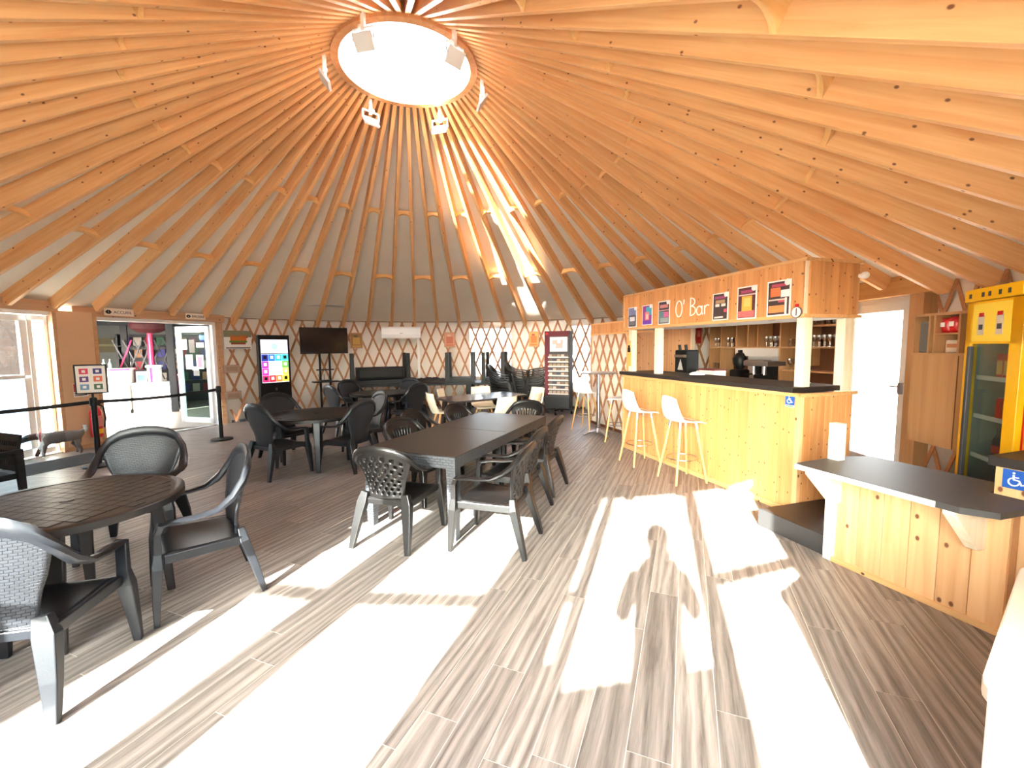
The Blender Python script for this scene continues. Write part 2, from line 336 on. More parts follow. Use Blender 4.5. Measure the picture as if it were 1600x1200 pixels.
# ---- walls: canvas lining on a wooden lattice
def arc(mb, a0, a1, z0, z1, r=R_YURT, step=2.0):
    n = max(1, int(round((a1 - a0) / step)))
    mb.grid(lambda u, v: pol(r, a0 + (a1 - a0) * u, z0 + (z1 - z0) * v), n, 1)
HW = 2.31
def lattice(parent, a0, a1, z0=0.02, z1=2.3, r=R_YURT - 0.03, avoid=None):
    st = 360.0 / 128; sp = 8.7
    for fam in (1, -1):
        k0 = int(math.floor((a0 - 10) / st)); k1 = int(math.ceil((a1 + 10) / st))
        for k in range(k0, k1 + 1):
            b = k * st; pts = []; seg = 8
            for q in range(seg + 1):
                t = q / seg; a = b + fam * sp * (t - 0.5)
                if a0 <= a <= a1: pts.append(pol(r - (0.012 if fam > 0 else 0), a, z0 + (z1 - z0) * t))
            if len(pts) < 2: continue
            mid = pts[len(pts) // 2]; L = Vector((mid.x, mid.y, 0)).normalized()
            MB().sweep(pts, (0.023, 0.006), L).build('lattice_slat', SLAT, parent)
wall_back = struct('wall_back', label='cream canvas wall behind a crossed wooden lattice')
m = MB(); WIN = [(1.3, 11.9, 0.82, 2.12), (27.3, 32.6, 0.66, 2.14)]
edges = [-54.2, 1.3, 11.9, 27.3, 32.6, 85.6]
for a0, a1 in zip(edges[:-1], edges[1:]):
    w = [q for q in WIN if abs(q[0] - a0) < .01]
    if w: arc(m, a0, a1, 0, w[0][2]); arc(m, a0, a1, w[0][3], HW)
    else: arc(m, a0, a1, 0, HW)
m.build('canvas', FABRIC, wall_back, smooth=True, solid=0.03)
lattice(wall_back, -53.6, 85.0)
MB().tube([pol(R_YURT - 0.05, -54 + 139 * k / 60, 2.315) for k in range(61)], 0.008, 6).build('tension_rope', flat('rope', 150, 110, 80), wall_back)
m = MB()
for k in range(60): m.box(pol(R_YURT - 0.03, -53 + 84 * (k + .5) / 60, 0.03), (0.125, 0.02, 0.06), Matrix.Rotation(-rad(-53 + 84 * (k + .5) / 60), 3, 'Z'))
m.build('skirting', DKGREY, wall_back)
for i, (a0, a1, z0, z1) in enumerate(WIN):
    w = struct('window_%d' % (i + 1), label='clear film window in the canvas wall')
    m = MB(); arc(m, a0, a1, z0, z1, R_YURT, 1.0); m.build('pane', VINYL, w)
    if i == 0:
        for a in (3.0, 10.6): MB().tube([pol(R_YURT - .05, a, 2.12), pol(R_YURT - .05, a + .15, 1.9), pol(R_YURT - .05, a - .1, 1.45)], 0.006, 6).build('tie_cord', MATTBLACK, w)
wall_right = struct('wall_right', label='canvas and lattice wall on the right')
m = MB(); arc(m, 95.8, 156.3, 0, HW); m.build('canvas', FABRIC, wall_right, smooth=True, solid=0.03); lattice(wall_right, 96.5, 135)
wall_left = struct('wall_left', label='canvas wall on the left')
m = MB(); arc(m, 196.5, 266.5, 0, HW); m.build('canvas', FABRIC, wall_left, smooth=True, solid=0.03)
# ---- glazed front behind the viewpoint: framed leaves with low panels and a middle rail
wall_front = struct('wall_front', label='row of glazed door leaves in white frames')
def yc(x, r=R_YURT): return -math.sqrt(r * r - x * x)
def fbox(mb, x0, x1, z0, z1, t=0.07):
    a, b = Vector((x0, yc(x0), 0)), Vector((x1, yc(x1), 0)); d = b - a
    mb.box(((a.x + b.x) / 2, (a.y + b.y) / 2, (z0 + z1) / 2), (d.length + 0.004, t, z1 - z0), Matrix.Rotation(math.atan2(d.y, d.x), 3, 'Z'))
LEAF = [(-1.62, -1.03, 0.80), (-0.73, 0.06, 0.87), (0.59, 0.67, 1.13), (0.72, 1.555, 1.04), (1.64, 2.36, 0.60)]
xs = [-1.76] + [q for L in LEAF for q in L[:2]] + [2.5]
m = MB()
for k in range(0, len(xs), 2): fbox(m, xs[k], xs[k + 1], 0, 2.31)
for x0, x1, z in LEAF: fbox(m, x0, x1, 2.28, 2.33)
m.build('frame', PVC, wall_front)
for k, (x0, x1, z) in enumerate(LEAF):
    a = MB(); fbox(a, x0, x1, 0, z, 0.05)
    if k != 3: fbox(a, x0, x1, 1.385, 1.435, 0.05)
    a.build('door_panel', PVC, wall_front); a = MB(); fbox(a, x0, x1, z, 2.28, 0.006); a.build('pane', GLASS, wall_front)

# ---- roof: 64 rafters, spacer blocks, crown ring, canvas, dome
ceiling = struct('ceiling', label='conical tent roof of spruce rafters under pale canvas')
N_R = 64; AZ0 = -51.74; P_LO = (6.12, 2.125); P_HI = (0.885, 5.152)
sl = math.atan2(P_HI[1] - P_LO[1], P_LO[0] - P_HI[0]); Lr = math.hypot(P_HI[1] - P_LO[1], P_LO[0] - P_HI[0]); RW, RD = 0.058, 0.19
def raf_mat(az, rho=None):
    a = rad(az); out = Vector((math.sin(a), math.cos(a), 0)); X = out * math.cos(sl) - Vector((0, 0, math.sin(sl))); Z = out * math.sin(sl) + Vector((0, 0, math.cos(sl))); Y = Z.cross(X)
    r = P_HI[0] if rho is None else rho; o = out * r + Vector((0, 0, P_HI[1] - (r - P_HI[0]) * math.tan(sl)))
    return Matrix(((X.x, Y.x, Z.x, o.x), (X.y, Y.y, Z.y, o.y), (X.z, Y.z, Z.z, o.z), (0, 0, 0, 1)))
m = MB()
b = [(0, 0), (Lr - 0.05, 0), (Lr, 0.045), (Lr, RD), (-0.05, RD), (0, 0)][:5]
n = len(b); vs = [Vector((x, -RW / 2, z)) for x, z in b] + [Vector((x, RW / 2, z)) for x, z in b]
m.add(vs, [tuple(range(n)), tuple(range(2 * n - 1, n - 1, -1))] + [(k, n + k, n + (k + 1) % n, (k + 1) % n) for k in range(n)])
rm = m.mesh('rafter')
m = MB(); Ls = Lr - 0.27; b = [(0, 0), (Ls - 0.03, 0), (Ls, 0.04), (Ls, RD), (-0.05, RD)]
vs = [Vector((x, -RW / 2, z)) for x, z in b] + [Vector((x, RW / 2, z)) for x, z in b]
m.add(vs, [tuple(range(n)), tuple(range(2 * n - 1, n - 1, -1))] + [(k, n + k, n + (k + 1) % n, (k + 1) % n) for k in range(n)])
rms = m.mesh('rafter')
for i in range(N_R):
    azi = (AZ0 + i * 360 / N_R + 180) % 360 - 180
    if azi > 50: azi -= 2.06 * min(1.0, (azi - 50) / 90)
    o = mkobj('rafter', rms if (-96 < azi < -55 or 83 < azi < 98) else rm, RAFTER, ceiling); o.matrix_world = raf_mat(azi)
    bb = o.modifiers.new('bevel', 'BEVEL'); bb.width = 0.004; bb.segments = 1; bb.limit_method = 'ANGLE'
def block_mesh(rho):
    w = 2 * PI * rho / N_R - RW; h = 0.13; pts = [(-w / 2, 0.0)]
    for k in range(1, 10): t = k / 10; pts.append((-w / 2 + w * t, 0.055 * math.sin(PI * t) ** 0.7))
    pts += [(w / 2, 0.0), (w / 2, h), (-w / 2, h)]
    mm = MB(); mm.prism(pts, -0.02, 0.02, Matrix(((0, 0, 1), (1, 0, 0), (0, 1, 0))).to_4x4()); return mm.mesh('spacer_block')
BLOCKW = wood('block_spruce', srgb(232, 184, 122), srgb(216, 160, 96), 'Y', 0.1, 0.5, var=0.05)
bi, bo = block_mesh(2.73), block_mesh(4.35)
for i in range(N_R):
    o = mkobj('spacer_block', bi if i % 2 == 0 else bo, BLOCKW, ceiling); azi = (AZ0 + (i + 0.5) * 360 / N_R + 180) % 360 - 180; azi -= 2.06 * min(1.0, max(0, (azi - 50) / 90)); o.matrix_world = raf_mat(azi, 2.73 if i % 2 == 0 else 4.35)
off = RD / math.cos(sl)
z_at = lambda r: P_HI[1] - (r - P_HI[0]) * math.tan(sl)
MB().lathe([(0.86, z_at(0.86) + off), (6.24, z_at(6.24) + off)], 128, cap=False).build('roof_canvas', ROOFFAB, ceiling, solid=0.02)
MB().lathe([(6.24, z_at(6.24) + off), (6.26, 2.28)], 128, cap=False).build('eave_strip', ROOFFAB, ceiling, solid=0.02)
MB().lathe([(0.80, 5.115), (0.888, 5.115), (0.888, 5.36), (0.80, 5.36), (0.80, 5.115)], 96, cap=False).build('crown_ring', wood('crown_wood', srgb(226, 164, 112), srgb(208, 142, 92), 'Z', 0, 0.45, 0.5, var=0), ceiling, smooth=True)
MB().lathe([(0.82, 5.35), (0.82, 5.40), (0.9, 5.40), (0.9, 5.36)], 96, cap=False).build('dome_curb', WHITE, ceiling, smooth=True)
MB().lathe([(0.86 * math.cos(rad(t)), 5.40 + 0.3 * math.sin(rad(t))) for t in (0, 15, 30, 45, 60, 75, 89.5)], 64, cap=False).build('skylight_dome', DOME, ceiling, smooth=True)
# flood lamps hung round the crown ring
def floodlight(az, label):
    t = thing('flood_lamp', label, 'lamp', pol(0.96, az, 4.93), -rad(az) , 'flood lamps round the crown ring')
    MB().bx(-.02, .02, -.02, .02, 0.0, 0.26).build('hanger', WHITE, t)
    M = Matrix.Rotation(rad(-38), 3, 'X')
    MB().sweep([(-.12, 0, -.08), (-.12, 0, .03), (.12, 0, .03), (.12, 0, -.08)], (.008, .012), (0, 1, 0)).build('bracket', WHITE, t)
    h = MB().box((0, 0, -.1), (.22, .035, .17), M).build('housing', plain('lamp_housing', srgb(226, 224, 220), 0.4) if 'lamp_housing' not in MATS else MATS['lamp_housing'], t, bevel=.006)
    MB().box(Vector((0, 0, -.1)) + M @ Vector((0, -.019, 0)), (.18, .004, .13), M).build('front_glass', flat('lamp_glass', 196, 190, 176, .25), h)
    MB().sphere((.035, .0, .045), .03, 6).build('sensor', WHITE, t, smooth=True)
for az, tx in ((-166, 'white flood lamp hanging at the upper left rim of the round skylight'), (-107, 'white flood lamp hanging left of the round skylight'), (-45, 'white flood lamp below the skylight ring on its lower left'),
               (16, 'white flood lamp below the skylight ring on its lower right'), (76, 'white flood lamp hanging right of the round skylight'), (134, 'white flood lamp hanging at the upper right rim of the round skylight')):
    floodlight(az, tx)

# ---- the two doorways on the left
def frame_of(p, q):
    p, q = Vector(p), Vector(q); d = (q - p); return p, math.atan2(d.y, d.x), d.length
TAN = plain('tan_boarding', srgb(214, 178, 140), 0.6, var=0.04)
# door_1: glazed door on the far left, wooden fence seen through it
pA = pol(6.08, -93.5); pB = pol(6.08, -79.3)
o0, rz, L1 = frame_of(pA, pB)
d1 = struct('door_1', o0, rz, 'white glazed door at the far left')
MB().bx(-0.1, L1 + 0.02, -0.12, 0.06, 2.235, 2.40).build('lintel', BEAM, d1, bevel=.004)
MB().bx(L1 - .05, L1 + .02, -.06, .1, 0, 2.235).bx(-.1, 0, -.06, .1, 0, 2.235).bx(0, L1, -.06, .1, 2.18, 2.235).bx(0, L1, -.05, .12, -.02, .02).build('frame', PVC, d1, bevel=.004)
lf = MB(); x0, x1 = 0.02, L1 - 0.34
lf.bx(x0, x0 + .09, 0, .06, .03, 2.17).bx(x1 - .09, x1, 0, .06, .03, 2.17).bx(x0, x1, 0, .06, .03, .15).bx(x0, x1, 0, .06, 2.08, 2.17).bx(x0, x1, 0, .06, 1.22, 1.27)
leaf = lf.build('leaf', PVC, d1, bevel=.003)
MB().bx(x0 + .09, x1 - .09, .025, .031, 1.27, 2.08).build('pane', glassy('tinted_pane', (0.30, 0.31, 0.32, 1), 0.06), leaf); MB().bx(x0 + .09, x1 - .09, .025, .031, .15, 1.22).build('pane', frosted('blue_frost', (0.34, 0.42, 0.47, 1), 0.2), leaf)
lf = MB(); lf.bx(L1 - .33, L1 - .27, .0, .06, .03, 2.17).bx(L1 - .11, L1 - .05, 0, .06, .03, 2.17).bx(L1 - .33, L1 - .05, 0, .06, .03, .12).bx(L1 - .33, L1 - .05, 0, .06, 2.1, 2.17)
leaf = lf.build('side_light', PVC, d1, bevel=.003); MB().bx(L1 - .27, L1 - .11, .025, .031, .12, 2.1).build('pane', GLASS, leaf)
OLDW = wood('weathered_wood', srgb(74, 64, 56), srgb(58, 48, 41), 'X', 0.1, 0.8, 1.0, var=0.15)
# pillar between the doors
pl = struct('wall_pillar', pol(6.02, -77.0), -rad(-77.0), 'tan boarded pillar between the two left doorways')
MB().bx(-.25, .25, -.05, .1, 0, 2.26).build('boarding', TAN, pl)
MB().bx(-.30, -.25, -.07, .1, 0, 2.26).bx(.25, .30, -.07, .1, 0, 2.26).build('edge_post', BEAM, pl)
MB().bx(-.25, .25, -.062, -.05, 0, .07).build('skirting', BEAM, pl)
# door_2: wide doorway to the reception with one leaf folded back
o0, rz, L2 = frame_of((-5.935, 1.60, 0), (-5.02, 3.60, 0))
d2 = struct('door_2', o0, rz, 'wide white-framed doorway to the reception, glazed leaf standing open')
MB().bx(-.16, L2 + .1, -.10, .06, 2.205, 2.36).build('lintel', BEAM, d2, bevel=.004)
MB().bx(-.06, 0.03, -.07, .1, 0, 2.205).build('post', BEAM, d2); MB().bx(L2 - .06, L2 + .05, -.07, .1, 0, 2.205).build('post', BEAM, d2)
MB().bx(.03, .09, -.03, .07, 0, 2.205).bx(L2 - .13, L2 - .06, -.03, .07, 0, 2.205).bx(.03, L2 - .06, -.03, .07, 2.14, 2.205).build('frame', PVC, d2, bevel=.004)
MB().bx(.03, L2 - .06, -.05, .1, -.01, .012).build('threshold', STEEL, d2)
h = Vector((L2 - .14, .06, 0)); ang = math.atan2(.27, -.96) - rz
lv = MB(); W = 0.92
lv.bx(0, .10, -.03, .03, .04, 2.12).bx(W - .10, W, -.03, .03, .04, 2.12).bx(0, W, -.03, .03, .04, .15).bx(0, W, -.03, .03, 2.0, 2.12)
leaf = lv.build('leaf', PVC, d2, bevel=.003, loc=h, rot=(0, 0, ang))
MB().bx(.1, W - .1, -.004, .004, .15, 2.0).build('pane', glassy('greenish_pane', (0.62, 0.74, 0.71, 1), 0.004), leaf)
MB().bx(W - .07, W - .03, .03, .05, 1.0, 1.12).bx(W - .18, W - .03, .05, .07, 1.07, 1.09).build('handle', STEEL, leaf)
for (x, z, w, hh, mt) in ((.2, 1.88, .14, .1, BLUE), (.5, 1.7, .16, .28, flat('menu_dark', 70, 66, 60)), (.27, 1.72, .2, .1, PAPER), (.72, 1.74, .16, .22, PAPER), (.3, 1.36, .2, .3, PAPER), (.6, 1.36, .2, .32, PAPER), (.42, 1.12, .16, .12, flat('photo_grey', 128, 124, 116)), (.44, 1.22, .18, .08, PAPER)):
    MB().bx(x - w / 2, x + w / 2, .005, .009, z - hh / 2, z + hh / 2).build('notice', mt, leaf)
MB().bx(.24, .36, .0095, .0105, 1.25, 1.47).build('print', flat('print_purple', 150, 120, 140), leaf); MB().bx(.54, .66, .0095, .0105, 1.24, 1.47).build('print', flat('print_rose', 205, 150, 150), leaf)
# hanging name boards on the lintel
def name_board(loc, rzv, w, hh, txt, label, icon):
    t = thing('name_board', label, 'sign', loc, rzv)
    MB().bx(-w / 2, w / 2, -.012, 0, -hh / 2, hh / 2).build('board', plain('sign_white', srgb(240, 226, 206), .5) if 'sign_white' not in MATS else MATS['sign_white'], t)
    a = mkobj('lettering', text_mesh(txt, hh * .52, .001), MATTBLACK, t, loc=(w * .12, -.0135, -hh * .02), rot=(PI / 2, 0, 0))
    MB().prism([(hh * .30 * math.cos(rad(q)) * (1.25 if q % 180 == 0 else 1), hh * .28 * math.sin(rad(q))) for q in range(0, 360, 20)], 0, .0015, Matrix.Translation((-w * .36, -.012, 0)) @ Matrix.Rotation(PI / 2, 4, 'X')).build('icon', MATTBLACK, t)
    mkobj('icon_mark', text_mesh(icon, hh * .42, .001), MATS['sign_white'], t, loc=(-w * .36, -.0145, 0), rot=(PI / 2, 0, 0))
M2 = Matrix.Translation(o0) @ Matrix.Rotation(rz, 4, 'Z')
name_board(M2 @ Vector((.44, -.15, 2.29)), rz, .42, .125, 'ACCUEIL', 'white board reading ACCUEIL with an information icon above the wide doorway', 'i')
name_board(M2 @ Vector((1.69, -.15, 2.29)), rz, .37, .115, '\u00c9PICERIE', 'white board reading \u00c9PICERIE above the right end of the wide doorway', 'v')

# door_3: bright frosted door behind the bar
o0, rz, L3 = frame_of(pol(6.12, 85.4), pol(6.12, 95.9))
d3 = struct('door_3', o0, rz, 'white framed door with a bright frosted pane')
MB().bx(-.3, L3 + .3, -.16, .06, 2.19, 2.42).build('lintel', wood('right_lintel', srgb(190, 140, 84), srgb(172, 122, 70), 'X', .3, .55), d3, bevel=.004)
MB().bx(-.18, -.02, -.12, .06, 0, 2.21).build('post', PLY, d3); MB().bx(L3, L3 + .18, -.12, .06, 0, 2.21).build('post', PLY, d3)
GREYPVC = plain('grey_pvc', srgb(204, 202, 198), .35)
MB().bx(-.02, .06, -.05, .06, 0, 2.2).bx(L3 - .06, L3, -.05, .06, 0, 2.2).bx(-.02, L3, -.05, .06, 2.13, 2.2).build('frame', GREYPVC, d3, bevel=.004)
leaf = MB().bx(.06, .17, -.04, .03, .02, 2.13).bx(L3 - .17, L3 - .06, -.04, .03, .02, 2.13).bx(.06, L3 - .06, -.04, .03, .02, .12).bx(.06, L3 - .06, -.04, .03, 2.02, 2.13).build('leaf', GREYPVC, d3, bevel=.004)
MB().bx(.17, L3 - .17, -.008, -.002, .12, 2.02).build('pane', frosted('white_frost', (0.97, 0.97, 0.95, 1), 0.55), leaf)
MB().bx(L3 - .14, L3 - .10, -.08, -.04, 1.0, 1.14).bx(L3 - .26, L3 - .1, -.085, -.07, 1.08, 1.1).build('handle', STEEL, leaf)

t = thing('light_switch', 'dark light switch on the post left of the bright door', 'switch', Matrix.Translation(o0) @ Matrix.Rotation(rz, 4, 'Z') @ Vector((-.10, -.121, 1.16)), rz)
MB().bx(-.04, .04, -.012, 0, -.06, .06).build('plate', BLACK, t, bevel=.004); MB().bx(-.02, .02, -.017, -.012, -.03, .03).build('rocker', DKGREY, t)
# ================================================================ RECEPTION beyond the wide doorway
RF = Vector((-8.9, 5.1, 0)); rq = math.atan2(.5, .87)            # local x runs along the counter, y away from the viewer
rec = struct('reception_room', RF, rq, 'grey reception room beyond the wide doorway')
GREYFLOOR = plain('reception_floor', srgb(140, 132, 122), .45, var=.08)
MB().bx(-1.75, 4.6, -3.25, 3.2, -.045, -.004).bx(-1.6, 1.6, -4.2, -3.25, -.045, -.0045).build('floor_slab', GREYFLOOR, rec)
RWALL = plain('reception_wall', srgb(132, 134, 131), .8, var=.03)
MB().bx(-1.85, 5.2, 2.6, 2.7, 0, 3.0).build('rear_wall', RWALL, rec); MB().bx(-1.85, -1.75, -3.4, 2.7, 0, 1.15).bx(-1.85, -1.75, -.85, 2.7, 1.15, 2.7).bx(-1.85, -1.75, -2.9, -.85, 2.25, 2.7).bx(-1.85, -1.75, -3.4, -2.9, 1.15, 2.7).build('window_wall', RWALL, rec); MB().sweep([(-1.85, -3.4, 1.35), (.72, -4.52, 1.35)], (.05, 1.35)).build('link_wall', RWALL, rec)  # unseen left wall added, its opening limits the sun to the desk
_a, _b = Vector((-1.85, -3.46, 0)), Vector((.60, -4.53, 0))
for k in range(7): MB().sweep([_a + Vector((0, 0, 1.32 + k * .155)), _b + Vector((0, 0, 1.32 + k * .155))], (.012, .072)).build('cladding_board', OLDW, rec)
MB().bx(3.9, 4.0, -.9, 2.7, 0, 3.0).build('side_wall', RWALL, rec)
MB().bx(-1.8, 5.2, -3.3, 2.7, 2.62, 2.7).bx(-1.8, .85, -4.5, -3.3, 2.62, 2.7).build('ceiling_slab', flat('ceiling_grey', 170, 170, 166), rec)
MB().bx(-1.6, 4.2, -.25, -.1, 2.36, 2.56).build('steel_beam', flat('beam_black', 14, 15, 19), rec)
MB().bx(-1.6, 4.2, 1.0, 1.15, 2.3, 2.56).build('steel_beam', MATS['beam_black'], rec)
MB().bx(1.28, 1.43, -.24, -.11, 0, 2.4).build('steel_post', MATS['beam_black'], rec); MB().bx(.12, .25, 1.02, 1.14, 0, 2.4).build('steel_post', MATS['beam_black'], rec)
def rp(x, y, z=0): return Matrix.Translation(RF) @ Matrix.Rotation(rq, 4, 'Z') @ Vector((x, y, z))
t = thing('reception_desk', 'long white reception desk with a pink top edge', 'desk', rp(0, 0), rq)
MB().bx(-.7, .42, 0, .6, .1, 1.12).build('body', WHITE, t); MB().bx(-.68, .40, .02, .55, 0, .1).build('plinth', GREY, t)
MB().bx(-.74, .46, -.03, .63, 1.12, 1.16).build('top', WHITE, t); MB().bx(-.74, .46, -.034, -.028, 1.115, 1.16).build('edge_band', PINK, t)
t = thing('reception_desk', 'lower white end of the reception desk with a striped front', 'desk', rp(.46, .05), rq)
MB().bx(0, .85, 0, .55, .08, .74).build('body', WHITE, t); MB().bx(0, .85, .02, .5, 0, .08).build('plinth', GREY, t); MB().bx(0, .87, -.02, .57, .74, .77).build('top', WHITE, t)
t = thing('display_column', 'white display column with a pink stripe on the reception desk', 'column', rp(.78, .15, .77), rq)
MB().bx(0, .26, 0, .26, 0, .4).build('body', WHITE, t); MB().bx(-.03, .29, -.03, .29, .4, .45).build('cap', WHITE, t); MB().bx(.05, .10, -.004, 0, 0, .4).build('stripe', PINK, t)
t = thing('desk_monitor', 'black monitor standing on the reception desk', 'monitor', rp(-.42, .25, 1.16), rq)
MB().bx(-.16, .16, 0, .03, .06, .34).build('screen', BLACK, t); MB().bx(-.03, .03, .01, .04, .0, .1).bx(-.08, .08, -.04, .08, 0, .01).build('foot', BLACK, t)
t = thing('standing_lamp', 'lamp with a wide patterned dark red shade on a magenta stem', 'lamp', rp(.78, .78, .0), rq)
MB().lathe([(.02, 2.08), (.22, 2.1), (.40, 2.2), (.44, 2.32), (.38, 2.42), (.02, 2.46)], 24).build('shade', plain('patterned_shade', srgb(74, 24, 28), .7, var=.6), t, smooth=True)
MB().cyl((0, 0, .02), (0, 0, 2.1), .06, 14).build('stem', PINK, t); MB().lathe([(.2, 0), (.2, .02), (.05, .04)], 20).build('base', BLACK, t)
t = thing('lattice_screen', 'dark crossed lattice screen with one pink slat behind the desk', 'screen', rp(-.05, .95, .8), rq)
for k in range(6):
    MB().bar((k * .22, 0, 0), (k * .22 + .40, 0, 1.1), .03, .015, (0, 1, 0)).build('slat', PINK if k == 0 else DKGREY, t); MB().bar((k * .22 + .40, .016, 0), (k * .22, .016, 1.1), .03, .015, (0, 1, 0)).build('slat', DKGREY, t)
MB().bx(-.05, 1.55, -.02, .04, -.8, -.76).bx(-.02, .02, -.01, .03, -.8, 0).bx(1.48, 1.52, -.01, .03, -.8, 0).build('stand', DKGREY, t)
t = thing('leaflet_shelf', 'dark shelf of leaflets against the reception wall', 'shelf', rp(1.05, 2.2), rq)
MB().bx(-1.3, 1.3, .3, .34, 0, 2.1).bx(-1.3, -1.26, 0, .34, 0, 2.1).bx(1.26, 1.3, 0, .34, 0, 2.1).build('carcass', DKGREY, t)
lc = [(150, 40, 50), (60, 60, 130), (170, 120, 90), (50, 90, 70), (190, 180, 170), (120, 50, 90), (40, 50, 110)]
for r_ in range(5):
    MB().bx(-1.26, 1.26, 0, .3, .3 + r_ * .36, .32 + r_ * .36).build('shelf_board', DKGREY, t)
    for q in range(9):
        c = lc[(q * 3 + r_ * 2) % 7]; x = -1.1 + q * .27
        lo = MB().bx(-.09, .09, 0, .02, 0, .25).build('leaflet', flat('leaflet_%d' % ((q * 3 + r_ * 2) % 7), *c), t, loc=(x, .06, .325 + r_ * .36), rot=(rad(-12), 0, 0))
t = tag(MB().bx(-.26, .26, -.015, .015, -.21, .21).build('landscape_picture', flat('picture_olive', 112, 100, 68), None, loc=rp(-.62, 2.58, 1.78), rot=(0, 0, rq)), 'olive landscape picture on the reception wall left of the desk', 'picture')
MB().bx(-.26, .26, -.016, -.0155, -.03, .03).build('print_band', flat('picture_pale', 160, 150, 110), t)
t = thing('drinks_cabinet', 'dark glass-fronted cabinet right of the black steel post', 'cabinet', rp(2.1, .9), rq)
MB().bx(0, .8, .05, .7, 0, 1.95).build('body', BLACK, t); MB().bx(.05, .75, .02, .05, .5, 1.85).build('door', flat('cabinet_glass', 40, 44, 50, .2), t); MB().bx(.72, .75, -.0, .02, .9, 1.3).build('handle', STEEL, t)
for k, x in enumerate((-.1, .02)):
    t = thing('bottle', ['clear bottle at the left on the reception desk', 'clear bottle beside the desk monitor'][k], 'bottle', rp(x, .3, 1.16), rq)
    MB().lathe([(.03, 0), (.035, .02), (.035, .13), (.012, .18), (.012, .22)], 12).build('body', flat('bottle_teal', 150, 180, 176, .2), t, smooth=True); MB().lathe([(.014, .215), (.014, .24)], 10).build('cap', WHITE, t)
t = tag(MB().bx(-.11, .11, -.01, .01, 0, .3).build('brochure_stand', flat('brochure', 196, 204, 208), None, loc=rp(.62, .3, .77), rot=(rad(-10), 0, rq)), 'pale brochure stand on the lower desk end', 'stand')
MB().bx(-.08, .08, -.012, -.0105, .05, .2).build('print', flat('brochure_blue', 110, 140, 160), t)
t = thing('round_clock', 'white round ceiling light at the reception entrance', 'lamp', rp(-.1, -1.2, 2.56), rq)
t.name = 'ceiling_lamp'
MB().lathe([(.001, 0), (.2, .01), (.24, .04), (.24, .06)], 24).build('diffuser', WHITE, t, smooth=True); MB().lathe([(.25, .045), (.25, .062)], 24).build('rim', WHITE, t)
